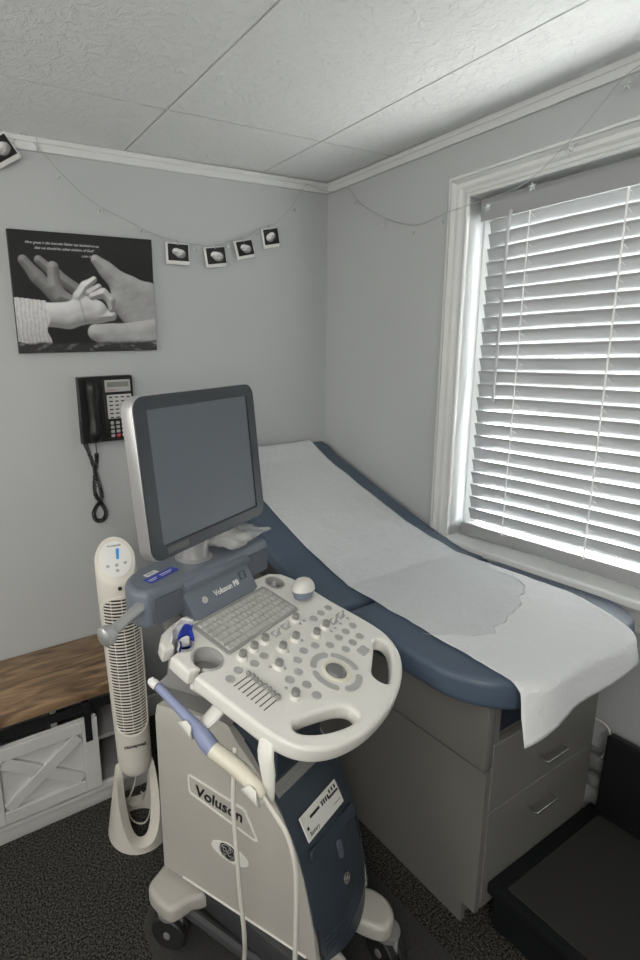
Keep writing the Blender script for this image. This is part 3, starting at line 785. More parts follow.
# upper chassis between body and console
b = MB(); b.loft([[(-.155, .16, .70), (-.12, -.03, .69), (.12, -.03, .69), (.155, .16, .70)], [(-.195, .15, .775), (-.12, -.08, .765), (.12, -.08, .765), (.195, .15, .775)], [(-.175, .13, .80), (-.11, -.10, .79), (.11, -.10, .79), (.175, .13, .80)], [(-.13, .17, .83), (-.10, -.10, .82), (.10, -.10, .82), (.13, .17, .83)], [(-.13, .20, .965), (-.10, -.0, .90), (.10, -.0, .90), (.13, .20, .965)]])
b.obj('console_pedestal', M['chassis'], mach)
b = MB(); b.loft([[(x*s_, y, z) for x, y in ((-1, .02), (-.85, -.16), (.85, -.16), (1, .02))] for s_, z in ((.115, .60), (.11, .72), (.10, .87))]); b.obj('neck_cover', M['navy'], mach)
# base
b = MB(); b.box(-.165, .165, -.285, .19, .10, .187, .012, 2); b.obj('base_frame', M['dark'], mach)
b = MB(); b.tube([(-.205, .10, .115), (-.175, -.10, .10), (-.135, -.30, .085)], .016, 8); b.tube([(.205, .10, .115), (.175, -.10, .10), (.135, -.30, .085)], .016, 8); b.obj('foot_rail', M['dark'], mach)
MB(T(-.205, .075, .122) @ R(-PI/2, 'Y')).lathe([(.012, 0), (.012, .016), (.006, .018), (.006, .012), (0, .012)], 16).obj('bolt', M['chrome'], mach)
for (x, y, a) in ((-.222, .125, .4), (.222, .125, -.4), (-.105, -.335, .3), (.100, -.350, -.3)):
    b = MB()
    sg = 1 if x > 0 else -1
    if y > 0: ol = smooth_loop([(x-sg*.065, y+.05), (x-sg*.065, y-.085), (x-sg*.02, y-.070), (x+sg*.035, y-.050), (x+sg*.042, y+.005), (x+sg*.03, y+.045), (x-sg*.01, y+.058)], 4)
    else: ol = smooth_loop([(x-sg*.06, y+.07), (x+sg*.005, y+.085), (x+sg*.042, y+.06), (x+sg*.045, y+.005), (x+sg*.01, y-.03), (x-sg*.04, y-.02)], 4)
    b.mesh(curve_mesh([ol], .026, .014, 4), T(0, 0, .140)); cv = b.obj('caster_cover', M['ivory'], mach, sharp=45)
    WM = T(x+sg*.006, y-.012, .0505) @ R(a, 'Z')
    wh = MB(WM @ R(PI/2, 'Y')).lathe([(.020, -.012), (.046, -.012), (.050, -.008), (.050, .008), (.046, .012), (.020, .012), (.020, .009), (.0, .009)], 30, T(0, 0, -.014)).lathe([(.020, -.012), (.046, -.012), (.050, -.008), (.050, .008), (.046, .012), (.020, .012), (.0, .012)], 30, T(0, 0, .016)).obj('wheel', M['tire'], cv)
    MB(WM).lathe([(.034, .052), (.036, .066)], 20).box(-.006, .006, -.038, .038, -.02, .062, .004, 1).tube([(-.03, -.0, 0), (.03, 0, 0)], .010, 10).obj('fork', M['chassis'], cv)
# probe bracket
b = MB()
b.tube([(-.225, -.115, .870), (-.245, -.100, .835), (-.262, -.078, .805), (-.268, -.070, .795)], [.021, .020, .017, .014], 12, smooth=3, sx=1.1, sy=.6)
b.tube([(-.235, -.245, .862), (-.262, -.252, .83), (-.268, -.262, .79), (-.262, -.262, .715)], [.017, .016, .014, .007], 12, smooth=3, sx=1.1, sy=.6)
b.tube([(-.23, -.02, .862), (-.24, -.255, .862)], .010, 8)
b.obj('probe_bracket', M['white'], mach)

# ------------------------------------------------------------------ transvaginal probe in its clips
probe = thing('ultrasound_probe', 'long lavender and cream wand probe with white tip resting in clips beside the machine', 'probe', tuple(MI @ Vector((-.295, -.02, .84))))
PI_ = probe.matrix_basis.copy(); PB = T(*[-c for c in (MI @ Vector((-.295, -.02, .84)))]) @ MI
# axis: from tip to cable end
ax = [Vector((-.295, .052, .880)), Vector((-.292, .030, .871)), Vector((-.288, -.055, .832)), Vector((-.286, -.088, .812)), Vector((-.285, -.110, .797)), Vector((-.285, -.130, .785)), Vector((-.284, -.20, .775)), Vector((-.284, -.248, .757)), Vector((-.283, -.262, .748))]
MB(PB).tube([(-.2952, .054, .8808), (-.2955, .050, .879), (-.2945, .040, .875), (-.2935, .032, .872)], [.005, .0095, .0112, .0112], 14, smooth=3).obj('tip_cap', M['paperw'], probe)
MB(PB).tube([ax[1], (-.290, -.01, .853), ax[2], ax[3], ax[4], ax[5]], [.0105, .0105, .0120, .0165, .0195, .0185], 18, smooth=5).obj('shaft', M['probeblue'], probe)
MB(PB).tube([ax[5], (-.2845, -.165, .781), ax[6], (-.284, -.235, .763), (-.2835, -.256, .751), (-.2833, -.262, .747)], [.0185, .0182, .0182, .017, .012, .005], 18, smooth=5).obj('grip', M['probewhite'], probe)
b = MB(PB).tube([(-.2835, -.258, .749), (-.284, -.285, .728), (-.286, -.318, .700), (-.286, -.335, .655), (-.284, -.340, .59), (-.280, -.335, .42), (-.270, -.325, .25), (-.255, -.300, .10), (-.25, -.27, .03), (-.26, -.20, .008), (-.30, -.14, .007), (-.27, -.15, .03), (-.25, -.17, .2), (-.275, -.196, .33), (-.285, -.196, .45), (-.287, -.188, .60), (-.280, -.178, .69), (-.262, -.172, .80)], .0052, 8, smooth=6)
b.obj('cable', M['cable'], probe)
# clips (part of machine)
for (cx, cy, cz, dy, dz, rr_) in ((-.287, -.072, .822, .866, -.5, .0215), (-.284, -.246, .758, .95, -.32, .0225)):
    dv = Vector((0, -dy, dz)).normalized(); xv = Vector((1, 0, 0)); yv = dv.cross(xv).normalized()
    CM = Matrix(((xv.x, yv.x, dv.x, cx), (xv.y, yv.y, dv.y, cy), (xv.z, yv.z, dv.z, cz), (0, 0, 0, 1)))
    P, F = [], []; n = 18
    for i in range(n+1):
        a = math.radians(-160+ (180+140)*i/n) if False else math.radians(-20-200*i/n)
        yv_s = 1 if yv.z > 0 else -1
        for (r_, h_) in ((rr_-.002, -.014), (rr_+.002, -.014), (rr_+.002, .014), (rr_-.002, .014)):
            P.append((r_*math.cos(a), yv_s*r_*math.sin(a), h_*1.7*(1-.65*abs(2*i/n-1)**2)))
    for i in range(n):
        for q in range(4): F.append((i*4+q, i*4+(q+1) % 4, i*4+4+(q+1) % 4, i*4+4+q))
    F += [(0, 1, 2, 3), (n*4, n*4+1, n*4+2, n*4+3)]
    MB(CM).pts(P, F).obj('probe_clip', M['white'], mach)

# convex probe lying in the right-hand holder
cp = thing('ultrasound_probe', 'short rounded white and slate probe head standing in the console right holder', 'probe', tuple(MI @ PM @ Vector((.188, -.045, .0))))
CB = T(*[-c for c in (MI @ PM @ Vector((.188, -.045, .0)))]) @ MI @ PM @ T(.190, -.046, .004) @ R(.25, 'Z') @ R(-.30, 'X') @ R(.18, 'Y')
def ell(mb, z0, z1, rx, ry, k0, k1, dome=False):
    secs = []
    n = 10
    for i in range(n+1):
        t = i/n
        if dome: zz_ = z0+(z1-z0)*math.sin(t*PI/2); sc = max(.03, math.cos(t*PI/2)**.8)
        else: zz_ = z0+(z1-z0)*t; sc = k0+(k1-k0)*t
        secs.append([(rx*sc*math.cos(a), ry*sc*math.sin(a), zz_) for a in [2*PI*j/28 for j in range(28)]])
    mb.loft(secs)
b = MB(CB); ell(b, .0005, .022, .044, .030, .80, 1.0); b.obj('housing', M['probeslate'], cp)
b = MB(CB); ell(b, .022, .054, .045, .031, 1, 1, True); b.obj('lens_cap', M['white'], cp)

# blue and white foil packet in the left slot
def crumple(fn, nu, nv, seed, amp, mt):
    b = MB(mt)
    def f2(u, v):
        p = Vector(fn(u, v)); return p+Vector((noise.noise(p*45+Vector((seed, 0, 0))), noise.noise(p*45+Vector((0, seed, 5))), noise.noise(p*45+Vector((3, 0, seed)))))*amp
    b.grid(f2, nu, nv); return b
PKM = MI @ PM @ T(-.214, .022, 0)
pk = thing('wipe_packet', 'crumpled blue and white packet stuffed in the console left slot', 'packet', tuple(PKM.to_translation()))
PK = T(*[-c for c in PKM.to_translation()]) @ PKM
crumple(lambda u, v: ((u-.5)*.054*(1.0-.2*v), .016*math.sin(u*PI)-.01, -.03+.080*v), 12, 14, 3, .010, PK).obj('front_foil', M['blue'], pk, flat=True, sharp=25, solid=.0006)
crumple(lambda u, v: ((u-.5)*.056-.004, .020*math.sin(u*PI)+.006, -.03+.088*v), 12, 14, 9, .012, PK).obj('back_foil', M['paperw'], pk, flat=True, sharp=25, solid=.0006)
b = crumple(lambda u, v: ((u-.5)*.040-.012, -.0125+.012*math.sin(u*PI), -.004+.030*v), 8, 6, 3.4, .007, PK); b.obj('white_band', M['paperw'], pk, flat=True, sharp=25, solid=.0006)

# clear bag on the bar
bgm = MI @ T(.138, .165, 1.064) @ R(.15, 'Z')
bag = thing('plastic_bag', 'clear plastic bag with white crumpled contents lying on the bar behind the monitor', 'bag', tuple(bgm.to_translation()))
BG = T(*[-c for c in bgm.to_translation()]) @ bgm
crumple(lambda u, v: ((u-.44)*.215, (v-.5)*.125, .006+.020*math.sin(u*PI)*math.sin(v*PI)), 22, 16, 2, .008, BG @ T(0, 0, .009)).obj('film', M['film'], bag, flat=True, sharp=30)
crumple(lambda u, v: ((u-.55)*.12, (v-.45)*.085, .003+.010*math.sin(u*PI)*math.sin(v*PI)), 18, 14, 5, .008, BG @ T(0, 0, .007)).obj('contents', M['paperw'], bag, flat=True, sharp=25, solid=.0005)

# ------------------------------------------------------------------ tower fan
FX, FY = -1.274, -.535
fdir = math.atan2(-2.0634-FY, -1.7694-FX)+PI/2    # local -y faces the camera side
fan = thing('tower_fan', 'cream white tower fan with oval looped stand beside the wooden bench', 'fan', (FX, FY, 0), fdir+.10)
LEAN = T(.004, 0, .2) @ R(math.radians(-1.3), 'Y') @ T(0, 0, -.2)
def fsec(z, wx, wy, cut=0, n=40):
    out = []
    for i in range(n):
        a = 2*PI*i/n; x = wx*math.cos(a); y = wy*math.sin(a)
        out.append((x, y, z+cut*(y/wy if wy else 0)))
    return out
secs = []
for z, k in ((.232, .30), (.234, .62), (.243, .84), (.258, .95), (.285, 1.0)): secs.append(fsec(z, .057*k, .056*k, 0))
for i in range(1, 10): t = i/9; secs.append(fsec(.285+.635*t, .057+.008*t, .056+.006*t, .03*t**6))
secs.append(fsec(.955, .0645, .0625, .045)); secs.append(fsec(.985, .0640, .062, .055)); secs.append(fsec(.993, .060, .0585, .054))
MB(LEAN).loft(secs).obj('housing', M['fan'], fan, sharp=40)
CPM = LEAN @ T(0, 0, .9935) @ R(math.atan2(.054, .0585), 'X')
cpn = MB(CPM).lathe([(.050, 0), (.050, .0015), (.047, .002), (0, .002)], 36, sx=1, sy=1.25).obj('control_panel', M['paperw'], fan)
MB(CPM).mesh(curve_mesh([[(-.003, -.002), (.005, -.002), (.010, .034), (.0, .034)]], .0006), T(.006, 0, .0022)).obj('speed_indicator', M['cyan'], cpn)
for (x, y) in ((-.026, -.022), (.028, -.018), (.001, -.022), (.001, -.040)): MB(CPM).lathe([(.0052, 0), (.0052, .001), (0, .0012)], 14, T(x, y, .002)).obj('button', M['btn'], cpn)
MB(CPM).mesh(text_mesh('Honeywell', .010, .0003), T(.002, .046, .0022)).obj('lettering', M['ink'], cpn)
# grille: dark recess and curved bars
gz0, gz1 = .405, .895
def gpt(a, z, off):
    t = (z-.285)/.635; return ((.057+.008*t+off)*math.sin(a), -(.056+.006*t+off)*math.cos(a), z)
def ghw(z):     # half-angle of grille at height z (rounded ends)
    e = min(z-gz0, gz1-z); r = .045
    k = 1 if e > r else math.sqrt(max(0, 1-(1-e/r)**2)); return .98*max(k, .02)
b = MB(LEAN); b.grid(lambda u, v: gpt((u*2-1)*ghw(gz0+(gz1-gz0)*v), gz0+(gz1-gz0)*v, .0010), 16, 40); b.obj('grille_recess', M['fandark'], fan, flat=True, solid=.0004)
b = MB(LEAN); nb_ = 46
for i in range(nb_):
    z = gz0+.006+(gz1-gz0-.012)*i/(nb_-1); h_ = ghw(z); b.tube([gpt(-h_+2*h_*k/10, z, .0030) for k in range(11)], .0025, 5)
for a in (-.5, 0, .5):
    b.tube([gpt(a, z, .0025) for z in (gz0+.01, (gz0+gz1)/2, gz1-.01)], .0011, 5)
b.tube([gpt(s_*ghw(z), z, .0028) for s_, z in [(1, gz0+(gz1-gz0)*(.5-.5*math.cos(PI*k/30))) for k in range(31)]+[(-1, gz1-(gz1-gz0)*(.5-.5*math.cos(PI*k/30))) for k in range(1, 30)]], .0032, 6, closed=True)
b.obj('grille', M['fan'], fan)
MB(LEAN @ T(*gpt(0, .368, .0015)) @ R(PI/2, 'X')).mesh(text_mesh('Honeywell', .0165, .0006, off=.0003)).obj('lettering', M['ink'], fan)
MB(LEAN @ T(*gpt(0, .922, .0015)) @ R(PI/2, 'X')).mesh(curve_mesh([rrect(0, 0, .012, .012, .004)], .001)).obj('remote_sensor', M['ink'], fan)
# stand: oval ring foot sweeping up into two legs
P, F = [], []
n = 48
def ring_pt(a):
    c, s_ = math.cos(a), math.sin(a)
    return c, s_
secs = []
for i in range(n):
    a = 2*PI*i/n; c, s_ = math.cos(a), math.sin(a)
    side = abs(c)**2.6
    zt_ = .022+.245*side
    ro = .112-.050*side*1.0; ri = .066-.022*side
    zb_ = 0.0 if True else 0
    # outer bottom stays on the floor; the band climbs and narrows
    rob = .112-.006*side; rib = .075+.004*side
    secs.append([(rob*c, rob*s_*1.0, .0), (rob*c*(1-.02), rob*s_*.99, .012), (ro*c, (ro+.03*side)*s_, zt_*.98), ((ro+ri)/2*c, (ri+ro)/2*s_, zt_+.004), (ri*c, ri*s_, zt_*.98), (rib*c, rib*s_, .010), (rib*c, rib*s_, 0)])
m = len(secs[0])
P = [p for s_ in secs for p in s_]; F = [(i*m+k, i*m+(k+1) % m, ((i+1) % n)*m+(k+1) % m, ((i+1) % n)*m+k) for i in range(n) for k in range(m)]
MB().pts(P, F).obj('stand', M['fan'], fan, sharp=50)
MB().tube([(.005, .03, .24), (.0, .035, .15), (-.03, .045, .06), (-.02, .02, .012), (.02, .0, .008), (.05, .06, .008), (.03, .14, .008)], .003, 6, smooth=5).obj('power_cord', M['cable'], fan)

# ------------------------------------------------------------------ storage bench
bn = thing('storage_bench', 'white farmhouse storage bench with brown wood top and crossed sliding door', 'bench', (-1.75, -.19, 0))
NI = T(1.75, .19, 0)
bx0, bx1, fy0 = -2.35, -1.165, -.355
MB().box(bx0-.02, bx1-.0, -.372, -.003, .438, .472, .003, 2, NI).obj('wood_top', M['wood'], bn)
b = MB().box(bx0, bx0+.02, fy0, -.005, 0, .438, mt=NI).box(bx1-.02, bx1, fy0, -.005, 0, .438, mt=NI).box(bx0, bx1, -.012, -.004, 0, .438, mt=NI)
b.box(bx0, bx1, fy0, -.005, .055, .075, mt=NI).box(bx0, bx1, fy0+.01, -.005, .42, .438, mt=NI).box(bx0, bx1, fy0+.02, -.005, .235, .25, mt=NI)
b.box(-1.50, -1.48, fy0+.01, -.005, .07, .43, mt=NI).box(-1.90, -1.88, fy0+.01, -.005, .07, .43, mt=NI)
b.obj('case', M['inside'], bn)
b = MB().box(bx0, bx1, -.366, fy0+.02, .0, .058, .003, 2, NI).box(bx0, bx1, -.374, fy0+.01, .052, .070, .003, 2, NI).box(bx0, bx1, -.362, fy0, .07, .082, mt=NI)
b.obj('base_moulding', M['wood_bench_white'], bn)
MB().box(bx0+.02, bx1-.02, -.362, -.356, .385, .418, .001, 1, NI).obj('door_rail', M['blackmet'], bn)
dx0, dx1, dz0, dz1 = -1.735, -1.350, .086, .368
b = MB().box(dx0, dx1, -.3665, -.358, dz0, dz1, .001, 1, NI)
for (a0, a1, c0, c1) in ((dx0, dx0+.055, dz0, dz1), (dx1-.055, dx1, dz0, dz1), (dx0+.0552, dx1-.0552, dz0, dz0+.045), (dx0+.0552, dx1-.0552, dz1-.045, dz1)):
    b.box(a0, a1, -.384, -.366, c0, c1, .002, 1, NI)
ddx, ddz = (dx1-dx0-.11), (dz1-dz0-.09); cxx, czz = (dx0+dx1)/2, (dz0+dz1)/2; L_ = math.hypot(ddx, ddz)
for s_ in (1, -1):
    b.box(-L_/2+.016, L_/2-.016, -.3825+.0006*s_, -.366, -.021, .021, .0015, 1, NI @ T(cxx, 0, czz) @ R(s_*math.atan2(ddz, ddx), 'Y'))
dr = b.obj('sliding_door', M['wood_bench_white'], bn)
for x in (-1.383, -1.705):
    MB().box(x-.012, x+.012, -.3885, -.384, .285, .40, .001, 1, NI).box(x-.012, x+.012, -.3885, -.362, .398, .432, .001, 1, NI).obj('hanger_strap', M['blackmet'], dr)
# cable plate not visible; mat at machine side
o = MB().mesh(curve_mesh([smooth_loop([(-1.39, -.86), (-1.24, -.69), (-1.05, -.60), (-.72, -.72), (-.70, -1.4), (-.9, -1.9), (-1.45, -1.9)], 1)], .0015), T(0, 0, .0016)).obj('floor_mat', M['matte_mat'] if 'matte_mat' in M else mat('speckled_vinyl', (.040, .040, .038), .55, bump=.3, bscale=500, var=.5, vscale=260))
tag(o, 'dark speckled floor mat under the machine beside the bench', 'mat')

# ------------------------------------------------------------------ wall phone
ph = thing('wall_phone', 'black corded desk phone mounted on the wall below the hands picture', 'phone', (-1.117, 0, 1.405))
MB(T(0, 0, 0)).loft([[(x, -y, z) for x, y, z in ((-.106, 0, -.128), (-.106, .046, -.122), (-.106, .036, .126), (-.106, 0, .128))], [(x, -y, z) for x, y, z in ((.106, 0, -.128), (.106, .046, -.122), (.106, .036, .126), (.106, 0, .128))]]).obj('phone_body', M['blackp'], ph)
PHM = T(0, -.0412, .0) @ R(PI/2, 'X') @ R(math.radians(-2.3), 'X')
MB(PHM).box(-.014, .098, -.112, .118, -.003, .004, .002, 2).obj('key_panel', M['blackp'], ph)
dp = MB(PHM).box(-.008, .094, .066, .112, .003, .009, .002, 2).obj('display_bezel', mat('phone_silver', (.42, .42, .41), .35), ph)
MB(PHM).box(.0, .086, .085, .104, .009, .0095).obj('display', M['lcd'], dp)
MB(PHM).mesh(text_mesh('AVAYA', .010, .0003), T(.018, .074, .0094)).obj('lettering', M['red'], dp)
kp = MB(PHM).box(-.004, .096, -.036, .056, .003, .007, .002, 1).obj('line_key_plate', mat('phone_label', (.55, .55, .53), .5), ph)
b = MB(PHM)
for r_ in range(6):
    for c_ in range(4):
        if r_ == 5 and c_ > 1: continue
        MB(PHM).box(.004+c_*.0235, .018+c_*.0235, .044-r_*.0155, .0485-r_*.0155, .007, .0095, .0005, 1).obj('line_key', M['blackp'], kp)
b.bm.free()
for r_ in range(4):
    for c_ in range(4):
        m_ = M['red'] if (r_ == 3 and c_ == 1) else (M['btn'] if c_ < 2 else M['paperw'])
        k = MB(PHM).mesh(curve_mesh([circle(0, 0, .0072, 14)] if c_ != 1 and c_ != 0 or c_ == 0 and r_ == 0 else [rrect(0, 0, .014, .011, .002, 2)], .0015, .0005, 1), T(.010+c_*.0225, -.052-r_*.0165, .0052)).obj('dial_key', m_, ph)
        if m_ is M['red']: k['label'] = 'red key'
b = MB(T(-.062, -.043, 0))
b.tube([(0, -.012, .112), (0, -.024, .09), (-.002, -.024, .03), (-.001, -.024, -.03), (0, -.024, -.085), (0, -.010, -.112)], [.020, .027, .021, .020, .027, .019], 16, smooth=5, sx=1, sy=.75)
hs = b.obj('handset', M['blackp'], ph)
b = MB(T(-.060, -.030, 0))
# coiled cord: from body lower left, loops down and back up to the handset
cpath = [Vector(p) for p in ((-.040, .0, -.118), (-.028, 0, -.150), (-.012, -.005, -.22), (.004, -.005, -.29), (.010, 0, -.35), (-.010, 0, -.375), (-.026, 0, -.405), (-.016, 0, -.436), (.012, 0, -.436), (.024, 0, -.408), (.010, .005, -.372), (-.012, .005, -.33), (-.010, .005, -.27), (.002, .004, -.21), (.003, -.002, -.165))]
dense = []
mm = len(cpath)
for i in range(mm-1):
    p0, p1, p2, p3 = cpath[max(i-1, 0)], cpath[i], cpath[i+1], cpath[min(i+2, mm-1)]
    for q in range(40):
        t = q/40; dense.append(0.5*((2*p1)+(p2-p0)*t+(2*p0-5*p1+4*p2-p3)*t*t+(3*p1-p0-3*p2+p3)*t**3))
hel = []; s_acc = 0
for i in range(len(dense)-1):
    d = dense[i+1]-dense[i]; s_acc += d.length; d.normalize(); sidev = d.cross(Vector((0, 1, 0))).normalized(); up_ = sidev.cross(d)
    a = s_acc/.0058*2*PI; hel.append(dense[i]+(sidev*math.cos(a)+up_*math.sin(a))*.0078)
b.tube(hel, .0021, 5)
b.tube([cpath[-1], (.004, 0, -.14), (.001, -.012, -.112)], .0018, 6); b.tube([(-.048, .0, -.04), (-.049, -.004, -.10), cpath[0]], .0018, 6)
b.obj('coiled_cord', M['blackp'], ph)

# ------------------------------------------------------------------ pictures with printed images (colour per vertex on fine grids)
def capsule(img, X, Y, p, q, r0, r1, base, lx=-.45, ly=-.6, soft=1.0, flat=.55):
    p = np.array(p, float); q = np.array(q, float); d = q-p; L2 = max(d@d, 1e-9)
    t = np.clip(((X-p[0])*d[0]+(Y-p[1])*d[1])/L2, 0, 1)
    cx, cy = p[0]+t*d[0], p[1]+t*d[1]; r = r0+(r1-r0)*t
    nx, ny = (X-cx)/r, (Y-cy)/r; dd = np.sqrt(nx*nx+ny*ny)
    nz = np.sqrt(np.clip(1-dd*dd, 0, 1))
    sh = np.clip(flat+(1-flat)*(lx*nx+ly*ny+.75*nz), 0.08, 1.3)
    a = np.clip((1-dd)*r/2.0/soft, 0, 1)
    return img*(1-a)+a*base*sh
def fbm(X, Y, s, seed=0):
    out = np.zeros_like(X)
    rs = np.random.RandomState(seed)
    for k in range(5):
        for _ in range(4):
            th = rs.rand()*6.28; ph_ = rs.rand()*6.28; f = s*1.9**k
            out += np.sin((X*math.cos(th)+Y*math.sin(th))*f+ph_+1.3*np.sin((Y*math.cos(th)-X*math.sin(th))*f*.7))/1.7**k/4
    return out
def relief(X, Y, caps, k=9.0, rr_=44.0):
    """smooth union of tapered rounded limbs as a height field"""
    acc = np.full_like(X, -1e3)
    for (p, q, r0, r1) in caps:
        p = np.array(p, float); q = np.array(q, float); d = q-p; L2 = max(d@d, 1e-9)
        t = np.clip(((X-p[0])*d[0]+(Y-p[1])*d[1])/L2, 0, 1)
        dist = np.hypot(X-p[0]-t*d[0], Y-p[1]-t*d[1]); r_ = r0+(r1-r0)*t
        sd = r_-dist                                   # signed, inside positive
        m = np.maximum(acc, sd); acc = m+np.log(np.exp((acc-m)/k)+np.exp((sd-m)/k))*k*.8
    hgt = np.sqrt(np.clip(acc, 0, rr_)*(2*rr_-np.clip(acc, 0, rr_)))
    return acc, hgt
def paint(g_, X, Y, caps, base, k=9.0, lx=-.35, ly=-.75, wr=.0, seed=1, amb=.30, rr_=44.0):
    acc, hgt = relief(X, Y, caps, k, rr_)
    hgt = hgt+wr*fbm(X, Y, .10 if rr_ < 40 else .055, seed)
    dx_ = X[0, 1]-X[0, 0]; dy_ = Y[1, 0]-Y[0, 0]
    gy, gx = np.gradient(hgt, dy_, dx_)
    nl = 1/np.sqrt(1+gx*gx+gy*gy)
    sh = (-gx*lx-gy*ly+.62)*nl
    tone = base*(amb+(1-amb)*np.clip(sh, 0, 1.25)**1.1)*(1+.10*fbm(X, Y, .03, seed+3))
    a = np.clip(acc/2.5, 0, 1)
    return g_*(1-a)+a*tone
def hands_print(u, v):
    X = 20+u*560; Y = 70+v*440
    g_ = np.full_like(X, .014)
    # cradle fingers behind
    g_ = paint(g_, X, Y, [((66, 175), (110, 232), 20, 24), ((110, 232), (175, 300), 24, 30)], .30)
    g_ = paint(g_, X, Y, [((122, 172), (180, 222), 18, 22), ((180, 222), (262, 280), 22, 26)], .30)
    g_ = paint(g_, X, Y, [((172, 196), (172, 262), 24, 24), ((172, 262), (190, 300), 22, 26), ((190, 300), (235, 315), 24, 20)], .36)
    # big palm and thumb
    g_ = paint(g_, X, Y, [((340, 160), (385, 200), 20, 27), ((385, 200), (455, 262), 27, 46), ((470, 280), (585, 330), 62, 60), ((440, 320), (540, 395), 52, 80), ((555, 300), (610, 420), 60, 90)], .46, k=16, wr=1.3, seed=5, amb=.35)
    g_ = paint(g_, X, Y, [((318, 436), (380, 452), 32, 44), ((380, 452), (600, 445), 44, 66)], .50, k=14, wr=1.2, seed=8, amb=.33)
    # baby arm, palm and fingers
    g_ = paint(g_, X, Y, [((110, 368), (215, 372), 46, 48), ((215, 372), (285, 352), 46, 48), ((285, 350), (330, 355), 50, 44), ((262, 300), (290, 262), 24, 18), ((290, 262), (328, 234), 17, 13), ((330, 375), (392, 372), 24, 20)], .74, k=9, wr=.5, seed=12)
    g_ = paint(g_, X, Y, [((305, 285), (345, 262), 16, 14)], .62)
    g_ = paint(g_, X, Y, [((316, 298), (362, 284), 16, 16), ((362, 284), (390, 312), 16, 16), ((390, 312), (392, 346), 16, 14)], .66)
    # wrist crease
    cr_ = np.exp(-((X-(268+.22*(Y-330)))/3.2)**2)*((Y > 310) & (Y < 398)); g_ = g_*(1-.35*cr_)
    # knitted cuff
    m = (X < 138+7*np.sin(Y*.07)) & (Y > 306+.10*(X-20)) & (Y < 470+.28*(X-30)*1.0)
    knit = .60+.07*np.sin(X*.42+.8*np.sin(Y*.09))+.06*np.sin(Y*.8+2*np.sin(X*.21))+.07*fbm(X, Y, .16, 4)
    g_ = np.where(m, knit*np.clip(1.1-(Y-300)/420, .5, 1), g_)
    k = np.clip((Y-470-6*fbm(X, Y, .03, 21))/10, 0, 1)*(X > 20)
    cloth = .03+.22*np.clip(fbm(X*.8, Y*2.4, .07, 9)-.25, 0, 1)
    g_ = g_*(1-k)+k*np.clip(cloth, .012, .5)
    return np.clip(g_, .008, .85)
def scan_print(seed):
    rs = np.random.RandomState(seed); th = rs.rand()*3
    caps = [((50+12*math.cos(th), 50+12*math.sin(th)), (50-10*math.cos(th), 52-12*math.sin(th)), 27+5*rs.rand(), 22)]
    for _ in range(4):
        a, c = 50+26*(rs.rand()-.5), 50+32*(rs.rand()-.5); caps.append(((a, c), (a+8*(rs.rand()-.5), c+10*(rs.rand()-.5)), 7+6*rs.rand(), 8))
    def f(u, v):
        g_ = paint(np.full_like(u, .012), u*100, v*100, caps, .85, k=4, wr=3.0, seed=seed, amb=.25, rr_=26.0); return np.clip(g_, .008, .8)
    return f
def print_grid(name, nu, nv, wd, ht, fn, mt, parent=None, tint=(1, 1, 1)):
    """image on a plane: local x right, z up, facing -y"""
    u, v = np.meshgrid(np.linspace(0, 1, nu), np.linspace(0, 1, nv))
    g_ = fn(u, v)
    P = [((uu-.5)*wd, 0, (.5-vv)*ht) for vv, uu in zip(v.ravel(), u.ravel())]
    F = [(j*nu+i, (j+1)*nu+i, (j+1)*nu+i+1, j*nu+i+1) for j in range(nv-1) for i in range(nu-1)]
    me = bpy.data.meshes.new(name); me.from_pydata([mt @ Vector(p) for p in P], [], F)
    ca = me.color_attributes.new('print', 'FLOAT_COLOR', 'POINT')
    cols = np.ones((nu*nv, 4), np.float32); cols[:, 0] = g_.ravel()*tint[0]; cols[:, 1] = g_.ravel()*tint[1]; cols[:, 2] = g_.ravel()*tint[2]
    ca.data.foreach_set('color', cols.ravel()); me.materials.append(M['print'])
    o = bpy.data.objects.new(name, me); COL.objects.link(o); o.parent = parent; return o

cv_w, cv_h = .528, .414
pic = thing('canvas_picture', 'black and white canvas print of a baby hand held in an adult hand', 'picture', (-1.154, 0, 1.832))
MB(R(0, 'Y')).box(-cv_w/2, cv_w/2, -.018, -.001, -cv_h/2, cv_h/2, .001, 1).obj('canvas', M['ink'], pic)
pg_ = print_grid('print', 300, 236, cv_w-.002, cv_h-.002, hands_print, T(0, -.0186, 0), pic)
tx = MB(T(0, -.0192, 0) @ R(PI/2, 'X'))
for i, s_ in enumerate(('How great is the love the Father has lavished on us,', 'that we should be called children of God!')):
    tx.mesh(text_mesh(s_, .0125, .0001, shear=.5), T(-.078+.004*i, .168-.017*i, 0))
tx.mesh(text_mesh('1 John 3:1', .0105, .0001, shear=.5), T(.005, .131, 0))
tx.obj('lettering', M['paperw'], pic)

